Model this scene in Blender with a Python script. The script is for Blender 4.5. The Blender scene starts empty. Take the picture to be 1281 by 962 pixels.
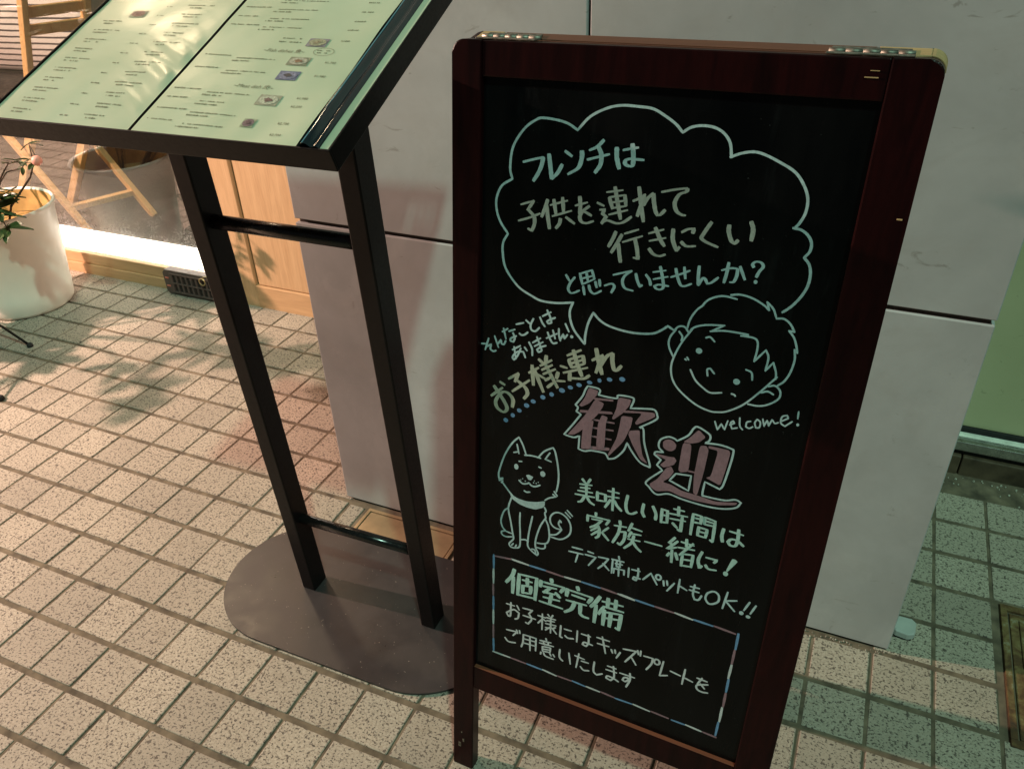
import bpy, bmesh, math, random
from mathutils import Vector, Matrix, noise

random.seed(7)
scene = bpy.context.scene
col = scene.collection

# ------------------------------------------------------------------ camera
cam_d = bpy.data.cameras.new("camera")
cam = bpy.data.objects.new("camera", cam_d)
col.objects.link(cam)
CAM = Vector((1.5510, -0.9972, 1.3260))
RIGHT = Vector((0.916867, 0.397780, -0.033552))
DOWN = Vector((0.192273, -0.513707, -0.836144))
FWD = Vector((-0.349837, 0.760182, -0.547483))
m = Matrix.Identity(4)
for i in range(3):
    m[i][0] = RIGHT[i]; m[i][1] = -DOWN[i]; m[i][2] = -FWD[i]; m[i][3] = CAM[i]
cam.matrix_world = m
FPX = 1016.79 / 1281.0
cam_d.sensor_fit = 'HORIZONTAL'
cam_d.sensor_width = 36.0
cam_d.lens = 36.0 * FPX
cam_d.clip_start = 0.02
cam_d.clip_end = 200.0
scene.camera = cam

# ------------------------------------------------------------------ world, lights, exposure
world = bpy.data.worlds.new("World")
scene.world = world
world.use_nodes = True
bg = world.node_tree.nodes["Background"]
bg.inputs[0].default_value = (0.78, 0.84, 0.86, 1)      # faint glow of the street at night
bg.inputs[1].default_value = 0.05

sun_d = bpy.data.lights.new("street_light", 'SUN')       # greenish street lighting from the front right
sun_d.energy = 1.62
sun_d.color = (0.58, 1.0, 0.80)
sun_d.angle = math.radians(2.2)
sun = bpy.data.objects.new("street_light", sun_d)
col.objects.link(sun)
sun.rotation_euler = Vector((-0.80, 1.0, -1.957)).to_track_quat('-Z', 'Y').to_euler()

lamp_d = bpy.data.lights.new("shop_lamp", 'POINT')       # warm lamp of the shop, left of the view
lamp_d.energy = 740.0
lamp_d.color = (1.0, 0.665, 0.535)
lamp_d.shadow_soft_size = 0.022
lamp = bpy.data.objects.new("shop_lamp", lamp_d)
col.objects.link(lamp)
lamp.location = (-2.4, -0.43, 1.85)

room_d = bpy.data.lights.new("room_lamp", 'POINT')       # ceiling lamp inside the restaurant
room_d.energy = 150.0
room_d.color = (1.0, 0.72, 0.46)
room_d.shadow_soft_size = 0.16
room = bpy.data.objects.new("room_lamp", room_d)
col.objects.link(room)
room.location = (-1.7, 1.45, 2.75)

vs = scene.view_settings
vs.view_transform = 'Standard'
vs.look = 'None'
vs.exposure = 0.0
vs.gamma = 1.0

# ------------------------------------------------------------------ helpers
def tag(o, label, cat, group=None, kind=None):
    if label: o["label"] = label
    if cat: o["category"] = cat
    if group: o["group"] = group
    if kind: o["kind"] = kind
    return o

def empty(name, loc, label, cat, group=None):
    o = bpy.data.objects.new(name, None)
    o.empty_display_size = 0.05
    o.location = loc
    col.objects.link(o)
    return tag(o, label, cat, group)

def world_loc(o):
    v = Vector((0, 0, 0))
    while o is not None:
        v += o.location
        o = o.parent
    return v

def link(name, me, mat, parent=None, loc=None):
    o = bpy.data.objects.new(name, me)
    col.objects.link(o)
    if mat is not None and not me.materials:
        me.materials.append(mat)
    if parent is not None:
        o.parent = parent
    if loc is not None:
        o.location = loc
    return o

def from_bm(name, bm, mat, parent=None, smooth=False):
    """bm holds world coordinates; parents carry locations only."""
    if parent is not None:
        bmesh.ops.translate(bm, vec=-world_loc(parent), verts=bm.verts)
    bmesh.ops.recalc_face_normals(bm, faces=bm.faces)
    me = bpy.data.meshes.new(name)
    bm.to_mesh(me); bm.free()
    if smooth:
        for p in me.polygons: p.use_smooth = True
    return link(name, me, mat, parent)

IDENT = (Vector((0, 0, 0)), Vector((1, 0, 0)), Vector((0, 1, 0)), Vector((0, 0, 1)))

def fr(frame, a, b, c):
    return frame[0] + frame[1] * a + frame[2] * b + frame[3] * c

def add_prism(bm, pts, c0, c1, frame=IDENT, bevel=0.0, seg=2):
    """polygon pts (a, b) extruded from c0 to c1 in the frame"""
    lo = [bm.verts.new(fr(frame, a, b, c0)) for a, b in pts]
    hi = [bm.verts.new(fr(frame, a, b, c1)) for a, b in pts]
    n = len(pts)
    fs = [bm.faces.new(lo[::-1]), bm.faces.new(hi)]
    for i in range(n):
        fs.append(bm.faces.new((lo[i], lo[(i + 1) % n], hi[(i + 1) % n], hi[i])))
    if bevel > 0:
        es = list({e for f in fs for e in f.edges})
        bmesh.ops.bevel(bm, geom=es, offset=bevel, segments=seg, profile=0.5, affect='EDGES', clamp_overlap=True)

def add_box(bm, a, b, c, frame=IDENT, bevel=0.0, seg=2):
    add_prism(bm, [(a[0], b[0]), (a[1], b[0]), (a[1], b[1]), (a[0], b[1])], c[0], c[1], frame, bevel, seg)

def box(name, a, b, c, mat, parent=None, frame=IDENT, bevel=0.0015, seg=2):
    bm = bmesh.new()
    add_box(bm, a, b, c, frame, bevel, seg)
    return from_bm(name, bm, mat, parent)

def add_tube(bm, path, radii, seg=10, cap=True):
    rings = []
    n = len(path)
    path = [Vector(p) for p in path]
    prev = None
    for i, p in enumerate(path):
        t = (path[min(i + 1, n - 1)] - path[max(i - 1, 0)]).normalized()
        if prev is None:
            ref = Vector((0, 0, 1)) if abs(t.z) < 0.9 else Vector((1, 0, 0))
            s = t.cross(ref).normalized()
        else:
            s = (prev - t * prev.dot(t)).normalized()
        prev = s
        q = t.cross(s)
        r = radii[i] if isinstance(radii, (list, tuple)) else radii
        rings.append([bm.verts.new(p + (s * math.cos(2 * math.pi * k / seg) + q * math.sin(2 * math.pi * k / seg)) * r) for k in range(seg)])
    for a, b in zip(rings[:-1], rings[1:]):
        for k in range(seg):
            bm.faces.new((a[k], a[(k + 1) % seg], b[(k + 1) % seg], b[k]))
    if cap:
        bm.faces.new(rings[0][::-1]); bm.faces.new(rings[-1])

def tube(name, path, radii, mat, parent=None, seg=10):
    bm = bmesh.new()
    add_tube(bm, path, radii, seg)
    return from_bm(name, bm, mat, parent, smooth=True)

def add_bar(bm, p, q, w, d, side):
    """rectangular bar from p to q; w across 'side', d across the third direction"""
    p = Vector(p); q = Vector(q)
    t = (q - p).normalized()
    s = Vector(side); s = (s - t * s.dot(t)).normalized()
    r = t.cross(s)
    add_box(bm, (-w / 2, w / 2), (-d / 2, d / 2), (0, (q - p).length), (p, s, r, t), 0.003)

# ------------------------------------------------------------------ materials
def mat_new(name):
    mt = bpy.data.materials.new(name)
    mt.use_nodes = True
    nt = mt.node_tree
    return mt, nt, nt.nodes["Principled BSDF"]

def N(nt, typ, **kw):
    n = nt.nodes.new(typ)
    for k, v in kw.items():
        if k in n.inputs: n.inputs[k].default_value = v
        else: setattr(n, k, v)
    return n

def L(nt, a, b): nt.links.new(a, b)

def pos(nt, scale=(1, 1, 1)):
    g = N(nt, 'ShaderNodeNewGeometry')
    mp = N(nt, 'ShaderNodeMapping')
    mp.inputs['Scale'].default_value = scale
    L(nt, g.outputs['Position'], mp.inputs['Vector'])
    return mp.outputs['Vector']

def ramp(nt, fac, stops):
    r = N(nt, 'ShaderNodeValToRGB')
    el = r.color_ramp.elements
    while len(el) < len(stops): el.new(0.5)
    for e, (p, c) in zip(el, stops):
        e.position = p
        e.color = (c[0], c[1], c[2], 1) if not isinstance(c, (int, float)) else (c, c, c, 1)
    L(nt, fac, r.inputs['Fac'])
    return r.outputs['Color']

def mix(nt, fac, a, b, blend='MIX'):
    x = N(nt, 'ShaderNodeMix', data_type='RGBA', blend_type=blend)
    for sock, v in ((x.inputs[0], fac), (x.inputs[6], a), (x.inputs[7], b)):
        if isinstance(v, (int, float)): sock.default_value = v
        elif isinstance(v, (tuple, list)): sock.default_value = (v[0], v[1], v[2], 1)
        else: L(nt, v, sock)
    return x.outputs[2]

def noise_t(nt, vec, scale, detail=4, rough=0.55, dist=0.0):
    n = N(nt, 'ShaderNodeTexNoise', Scale=scale, Detail=detail, Roughness=rough, Distortion=dist)
    L(nt, vec, n.inputs['Vector'])
    return n.outputs['Fac']

def bump(nt, bsdf, h, strength=0.3, dist=0.002):
    b = N(nt, 'ShaderNodeBump', Strength=strength, Distance=dist)
    L(nt, h, b.inputs['Height'])
    L(nt, b.outputs['Normal'], bsdf.inputs['Normal'])

def simple(name, c, rough=0.5, metal=0.0, coat=0.0, var=0.15, scale=40, bumpy=0.0):
    mt, nt, b = mat_new(name)
    v = pos(nt)
    f = noise_t(nt, v, scale, 5)
    lo = [x * (1 - var) for x in c]; hi = [min(1, x * (1 + var)) for x in c]
    L(nt, ramp(nt, f, [(0.3, lo), (0.7, hi)]), b.inputs['Base Color'])
    r = ramp(nt, noise_t(nt, v, scale * 2.3, 3), [(0.3, max(0.02, rough - 0.08)), (0.7, min(1, rough + 0.08))])
    L(nt, r, b.inputs['Roughness'])
    b.inputs['Metallic'].default_value = metal
    b.inputs['Coat Weight'].default_value = coat
    b.inputs['Coat Roughness'].default_value = 0.15
    if bumpy: bump(nt, b, f, bumpy, 0.001)
    return mt

def granite(name, light, mid, dark, spec=230):
    mt, nt, b = mat_new(name)
    v = pos(nt)
    oi = N(nt, 'ShaderNodeObjectInfo')
    base = mix(nt, oi.outputs['Random'], [x * 0.80 for x in light], [min(1, x * 1.12) for x in light])
    f1 = noise_t(nt, v, spec, 3, 0.6)
    c = mix(nt, ramp(nt, f1, [(0.36, 0.0), (0.60, 1.0)]), mid, base)
    f2 = noise_t(nt, pos(nt, (1, 1.25, 1)), spec * 0.8, 3, 0.6)
    c = mix(nt, ramp(nt, f2, [(0.385, 1.0), (0.45, 0.0)]), c, dark)
    f3 = noise_t(nt, pos(nt, (1.2, 1, 1)), spec * 0.42, 2, 0.5)
    c = mix(nt, ramp(nt, f3, [(0.33, 0.9), (0.39, 0.0)]), c, dark)
    big = noise_t(nt, v, 3.0, 3)
    c = mix(nt, 1.0, c, ramp(nt, big, [(0.3, 0.82), (0.7, 1.06)]), 'MULTIPLY')
    st = noise_t(nt, v, 14.0, 5, 0.65)
    c = mix(nt, ramp(nt, st, [(0.58, 0.0), (0.75, 0.35)]), c, (0.16, 0.13, 0.09))
    gum = noise_t(nt, v, 5.5, 7, 0.72)
    c = mix(nt, ramp(nt, gum, [(0.60, 0.0), (0.78, 0.45)]), c, (0.13, 0.105, 0.075))
    L(nt, c, b.inputs['Base Color'])
    b.inputs['Roughness'].default_value = 0.72
    bump(nt, b, f1, 0.25, 0.001)
    return mt

def wood(name, c1, c2, rough, axis=2, scale=18.0, coat=0.0, stretch=14.0, spec=0.5):
    mt, nt, b = mat_new(name)
    sc = [1.0, 1.0, 1.0]; sc[axis] = 1.0 / stretch
    v = pos(nt, sc)
    f = noise_t(nt, v, scale * 3, 6, 0.6, 0.6)
    g = noise_t(nt, v, scale * 14, 3, 0.5)
    c = mix(nt, ramp(nt, f, [(0.3, 0.0), (0.7, 1.0)]), c1, c2)
    c = mix(nt, ramp(nt, g, [(0.45, 0.0), (0.75, 0.25)]), c, [x * 0.55 for x in c1])
    L(nt, c, b.inputs['Base Color'])
    b.inputs['Roughness'].default_value = rough
    b.inputs['Coat Weight'].default_value = coat
    b.inputs['Coat Roughness'].default_value = 0.2
    b.inputs['Specular IOR Level'].default_value = spec
    bump(nt, b, g, 0.12, 0.0006)
    return mt

M = {}
M['tile'] = granite('granite_tile', (0.40, 0.35, 0.285), (0.305, 0.26, 0.205), (0.075, 0.06, 0.048))
M['mortar'] = simple('mortar', (0.118, 0.092, 0.062), 0.9, var=0.55, scale=26, bumpy=0.5)
M['wood_shop'] = wood('oak_shopfront', (0.50, 0.30, 0.155), (0.60, 0.38, 0.21), 0.5)
M['wood_shop_h'] = wood('oak_shopfront_rail', (0.46, 0.27, 0.135), (0.57, 0.35, 0.185), 0.5, axis=0)
M['wood_chair'] = wood('beech_chair', (0.70, 0.40, 0.16), (0.82, 0.52, 0.24), 0.45)
M['groove'] = simple('groove_shadow_gap', (0.20, 0.11, 0.04), 0.8)
M['mahogany'] = wood('mahogany', (0.007, 0.0014, 0.0018), (0.022, 0.0032, 0.0034), 0.33, spec=0.13)
M['mahogany_edge'] = wood('worn_and_lit_mahogany', (0.12, 0.040, 0.022), (0.17, 0.060, 0.030), 0.5, axis=0)  # paler tone paints the light on the ledge; also for worn top edges
M['bare_wood'] = wood('bare_wood', (0.42, 0.26, 0.12), (0.58, 0.38, 0.18), 0.7, axis=0)
M['steel'] = simple('hinge_steel', (0.26, 0.25, 0.21), 0.58, 1.0, var=0.5, scale=150)
M['black_metal'] = simple('black_powder_coat', (0.0075, 0.0052, 0.0052), 0.40, 0.0, var=0.25, scale=90, bumpy=0.05)
M['black_metal'].node_tree.nodes['Principled BSDF'].inputs['Specular IOR Level'].default_value = 0.20
M['black_tube'] = simple('black_gloss_tube', (0.010, 0.009, 0.009), 0.22, 0.0, var=0.2)
M['pot'] = simple('white_pot_plastic', (0.74, 0.70, 0.62), 0.45, var=0.05, scale=8)
M['soil'] = simple('yellow_brown_soil', (0.34, 0.19, 0.055), 0.9, var=0.4, scale=60, bumpy=0.6)
M['leaf'] = simple('leaf_green', (0.050, 0.085, 0.026), 0.4, var=0.4, scale=30)
M['twig'] = simple('twig_bark', (0.07, 0.042, 0.026), 0.8, var=0.3, scale=60)
M['berry'] = simple('pink_fruit', (0.66, 0.30, 0.24), 0.5)
M['pot_inner'] = simple('yellow_brown_pot_inside', (0.44, 0.27, 0.09), 0.7, var=0.35, scale=12)  # inside of the pot coloured yellow-brown
M['sill_highlight'] = simple('pale_sill_highlight', (0.72, 0.74, 0.66), 0.3, var=0.2, scale=40)  # pale colour paints in the bright highlight along the sill lip
M['vent'] = simple('brown_plastic', (0.090, 0.062, 0.056), 0.45, var=0.1)
M['vent_dark'] = simple('dark_slot', (0.018, 0.012, 0.010), 0.8)
M['red_spot'] = simple('red_reflector', (0.55, 0.14, 0.10), 0.35)
M['ring'] = simple('brass_ring', (0.55, 0.46, 0.25), 0.35, 1.0)
M['cover'] = simple('bronze_cover_plate', (0.44, 0.31, 0.18), 0.42, 0.55, var=0.2, scale=14)
M['carpet'] = simple('dark_interior_floor', (0.036, 0.026, 0.026), 0.95, var=0.45, scale=22, bumpy=0.4)
M['inner_wall'] = simple('interior_wall', (0.22, 0.16, 0.12), 0.9, var=0.1, scale=3)
M['white_plastic'] = simple('white_plastic', (0.40, 0.42, 0.40), 0.5, var=0.06)
M['rubber'] = simple('black_rubber', (0.010, 0.010, 0.010), 0.8)
M['rail_metal'] = simple('brushed_rail', (0.42, 0.43, 0.41), 0.32, 1.0, var=0.2, scale=60)
M['brown_tile'] = simple('brown_base_tile', (0.085, 0.060, 0.038), 0.5, var=0.5, scale=18)
M['groove_wall'] = simple('panel_joint_sealant', (0.055, 0.035, 0.028), 0.85)

def make_plaster():
    mt, nt, b = mat_new('trowelled_plaster')
    v = pos(nt)
    f = noise_t(nt, v, 2.2, 6, 0.6, 0.3)
    g = noise_t(nt, pos(nt, (1, 1, 1.3)), 9, 7, 0.68, 0.5)
    c = ramp(nt, f, [(0.32, (0.345, 0.348, 0.350)), (0.68, (0.525, 0.53, 0.535))])
    c = mix(nt, ramp(nt, g, [(0.32, 0.45), (0.52, 0.0)]), c, (0.40, 0.385, 0.375))
    c = mix(nt, ramp(nt, noise_t(nt, pos(nt, (1, 1, 0.6)), 5.0, 8, 0.72, 0.9), [(0.52, 0.0), (0.72, 0.5)]), c, (0.57, 0.565, 0.55))
    s = noise_t(nt, pos(nt, (1, 1, 2.2)), 20, 4, 0.6, 1.2)
    c = mix(nt, ramp(nt, s, [(0.66, 0.0), (0.73, 0.6)]), c, (0.25, 0.23, 0.21))
    L(nt, c, b.inputs['Base Color'])
    b.inputs['Roughness'].default_value = 0.7
    bump(nt, b, g, 0.14, 0.003)
    return mt
M['plaster'] = make_plaster()

def make_green_panel():
    mt, nt, b = mat_new('olive_painted_panel')
    v = pos(nt)
    f = noise_t(nt, v, 3.5, 4)
    L(nt, ramp(nt, f, [(0.3, (0.46, 0.46, 0.27)), (0.7, (0.54, 0.53, 0.33))]), b.inputs['Base Color'])
    b.inputs['Roughness'].default_value = 0.4
    g = noise_t(nt, pos(nt, (1, 1, 2.5)), 16, 5, 0.7, 1.6)
    c0 = b.inputs['Base Color'].links[0].from_socket
    L(nt, mix(nt, ramp(nt, g, [(0.66, 0.0), (0.72, 0.55)]), c0, (0.10, 0.10, 0.05)), b.inputs['Base Color'])
    bump(nt, b, f, 0.1, 0.004)
    return mt
M['olive'] = make_green_panel()

def make_rust():
    mt, nt, b = mat_new('rusted_cover')
    v = pos(nt)
    f = noise_t(nt, v, 22, 8, 0.7, 0.5)
    c = ramp(nt, f, [(0.32, (0.035, 0.022, 0.012)), (0.46, (0.09, 0.045, 0.016)), (0.58, (0.17, 0.12, 0.045)), (0.72, (0.30, 0.31, 0.24))])
    L(nt, c, b.inputs['Base Color'])
    b.inputs['Roughness'].default_value = 0.85
    bump(nt, b, f, 0.5, 0.002)
    return mt
M['rust'] = make_rust()

def make_base_plate():
    mt, nt, b = mat_new('powder_coated_plate')
    v = pos(nt)
    f = noise_t(nt, v, 9, 6, 0.7)
    c = ramp(nt, f, [(0.3, (0.028, 0.024, 0.025)), (0.7, (0.044, 0.037, 0.037))])
    sp = noise_t(nt, v, 240, 2, 0.5)
    c = mix(nt, ramp(nt, sp, [(0.735, 0.0), (0.77, 0.8)]), c, (0.36, 0.31, 0.26))
    L(nt, c, b.inputs['Base Color'])
    L(nt, ramp(nt, f, [(0.3, 0.27), (0.7, 0.46)]), b.inputs['Roughness'])
    return mt
M['plate'] = make_base_plate()

def make_chalkboard():
    mt, nt, b = mat_new('black_marker_board')
    f = noise_t(nt, pos(nt, (1.0, 1.0, 0.22)), 16, 4, 0.6)
    c = ramp(nt, f, [(0.4, (0.0014, 0.0018, 0.0021)), (0.75, (0.0034, 0.0040, 0.0044))])
    w = noise_t(nt, pos(nt, (1.0, 1.0, 0.10)), 22, 5, 0.7, 0.4)
    c = mix(nt, ramp(nt, w, [(0.56, 0.0), (0.80, 0.6)]), c, (0.016, 0.018, 0.020))
    d = noise_t(nt, pos(nt), 300, 2, 0.5)
    c = mix(nt, ramp(nt, d, [(0.755, 0.0), (0.79, 0.7)]), c, (0.05, 0.055, 0.055))
    L(nt, c, b.inputs['Base Color'])
    L(nt, ramp(nt, f, [(0.3, 0.17), (0.7, 0.36)]), b.inputs['Roughness'])
    b.inputs['Specular IOR Level'].default_value = 0.16
    bump(nt, b, w, 0.05, 0.002)
    return mt
M['board'] = make_chalkboard()

def make_ink(name, c):
    mt, nt, b = mat_new(name)
    f = noise_t(nt, pos(nt, (1, 1, 0.5)), 420, 3, 0.6)
    g = noise_t(nt, pos(nt), 45, 3)
    cc = mix(nt, ramp(nt, f, [(0.3, 0.5), (0.65, 0.0)]), c, [x * 0.5 for x in c])
    cc = mix(nt, ramp(nt, g, [(0.32, 0.55), (0.62, 0.0)]), cc, [x * 0.62 for x in c])
    L(nt, cc, b.inputs['Base Color'])
    b.inputs['Roughness'].default_value = 0.65
    return mt
INKM = {'T': make_ink('ink_mint', (0.48, 0.66, 0.68)), 'A': make_ink('ink_green', (0.45, 0.68, 0.63)),
        'B': make_ink('ink_beige', (0.52, 0.50, 0.45)), 'G': make_ink('ink_olive_cream', (0.44, 0.47, 0.38)),
        'L': make_ink('ink_blue', (0.15, 0.32, 0.55)), 'P': make_ink('ink_pink', (0.29, 0.17, 0.205)),
        'W': make_ink('ink_white', (0.60, 0.67, 0.69))}

def make_paper():
    mt, nt, b = mat_new('laminated_menu_paper')
    v = pos(nt)
    f = noise_t(nt, v, 9, 3)
    L(nt, ramp(nt, f, [(0.3, (0.50, 0.56, 0.38)), (0.7, (0.57, 0.63, 0.45))]), b.inputs['Base Color'])
    b.inputs['Roughness'].default_value = 0.6
    b.inputs['Coat Weight'].default_value = 0.9
    b.inputs['Coat Roughness'].default_value = 0.24
    return mt
M['paper'] = make_paper()
M['print'] = simple('print_ink', (0.16, 0.17, 0.10), 0.7)
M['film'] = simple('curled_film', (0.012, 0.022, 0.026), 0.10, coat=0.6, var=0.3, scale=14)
M['film_highlight'] = simple('film_highlight', (0.10, 0.24, 0.30), 0.2)  # blue tint painted as the highlight on the film roll

def make_glass():
    mt, nt, b = mat_new('window_glass')
    nt.nodes.remove(b)
    out = nt.nodes["Material Output"]
    tr = N(nt, 'ShaderNodeBsdfTransparent')
    tr.inputs[0].default_value = (0.93, 0.94, 0.93, 1)
    gl = N(nt, 'ShaderNodeBsdfGlossy', Roughness=0.01)
    lw = N(nt, 'ShaderNodeLayerWeight', Blend=0.5)
    pw = N(nt, 'ShaderNodeMath', operation='POWER'); L(nt, lw.outputs['Facing'], pw.inputs[0]); pw.inputs[1].default_value = 4.0
    fz = N(nt, 'ShaderNodeMath', operation='MULTIPLY_ADD'); L(nt, pw.outputs[0], fz.inputs[0]); fz.inputs[1].default_value = 0.9; fz.inputs[2].default_value = 0.17
    m1 = N(nt, 'ShaderNodeMixShader')
    L(nt, fz.outputs[0], m1.inputs[0]); L(nt, tr.outputs[0], m1.inputs[1]); L(nt, gl.outputs[0], m1.inputs[2])
    d1 = N(nt, 'ShaderNodeBsdfTranslucent'); d2 = N(nt, 'ShaderNodeBsdfDiffuse')
    d1.inputs[0].default_value = (0.85, 0.83, 0.80, 1); d2.inputs[0].default_value = (0.7, 0.68, 0.66, 1)
    df = N(nt, 'ShaderNodeMixShader')
    df.inputs[0].default_value = 0.22
    L(nt, d1.outputs[0], df.inputs[1]); L(nt, d2.outputs[0], df.inputs[2])
    v = pos(nt)
    sx = N(nt, 'ShaderNodeSeparateXYZ'); L(nt, v, sx.inputs[0])
    low = N(nt, 'ShaderNodeMapRange')
    low.inputs['From Min'].default_value = 0.15; low.inputs['From Max'].default_value = 0.36
    low.inputs['To Min'].default_value = 1.0; low.inputs['To Max'].default_value = 0.0
    L(nt, sx.outputs['Z'], low.inputs['Value'])
    drops = ramp(nt, noise_t(nt, v, 130, 3, 0.6), [(0.50, 0.10), (0.66, 0.95)])
    smear = ramp(nt, noise_t(nt, v, 9, 5, 0.65), [(0.35, 0.25), (0.7, 1.0)])
    mu = N(nt, 'ShaderNodeMath', operation='MULTIPLY'); L(nt, drops, mu.inputs[0]); L(nt, smear, mu.inputs[1])
    mu2 = N(nt, 'ShaderNodeMath', operation='MULTIPLY'); L(nt, mu.outputs[0], mu2.inputs[0]); L(nt, low.outputs[0], mu2.inputs[1])
    m2 = N(nt, 'ShaderNodeMixShader')
    L(nt, mu2.outputs[0], m2.inputs[0]); L(nt, m1.outputs[0], m2.inputs[1]); L(nt, df.outputs[0], m2.inputs[2])
    L(nt, m2.outputs[0], out.inputs[0])
    return mt
M['glass'] = make_glass()

def make_emit(name, c, s):
    mt, nt, b = mat_new(name)
    b.inputs['Base Color'].default_value = (0.8, 0.8, 0.8, 1)
    b.inputs['Emission Color'].default_value = (*c, 1)
    b.inputs['Emission Strength'].default_value = s
    return mt
M['led'] = make_emit('light_strip_diffuser', (1.0, 0.87, 0.74), 7.0)

def make_stripes():
    mt, nt, b = mat_new('striped_cloth')
    w = N(nt, 'ShaderNodeTexWave', Scale=11.0, Distortion=0.6)
    w.bands_direction = 'Z'
    L(nt, pos(nt), w.inputs['Vector'])
    L(nt, ramp(nt, w.outputs['Fac'], [(0.72, (0.72, 0.62, 0.58)), (0.86, (0.08, 0.06, 0.06))]), b.inputs['Base Color'])
    b.inputs['Roughness'].default_value = 0.9
    return mt
M['stripes'] = make_stripes()
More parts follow.
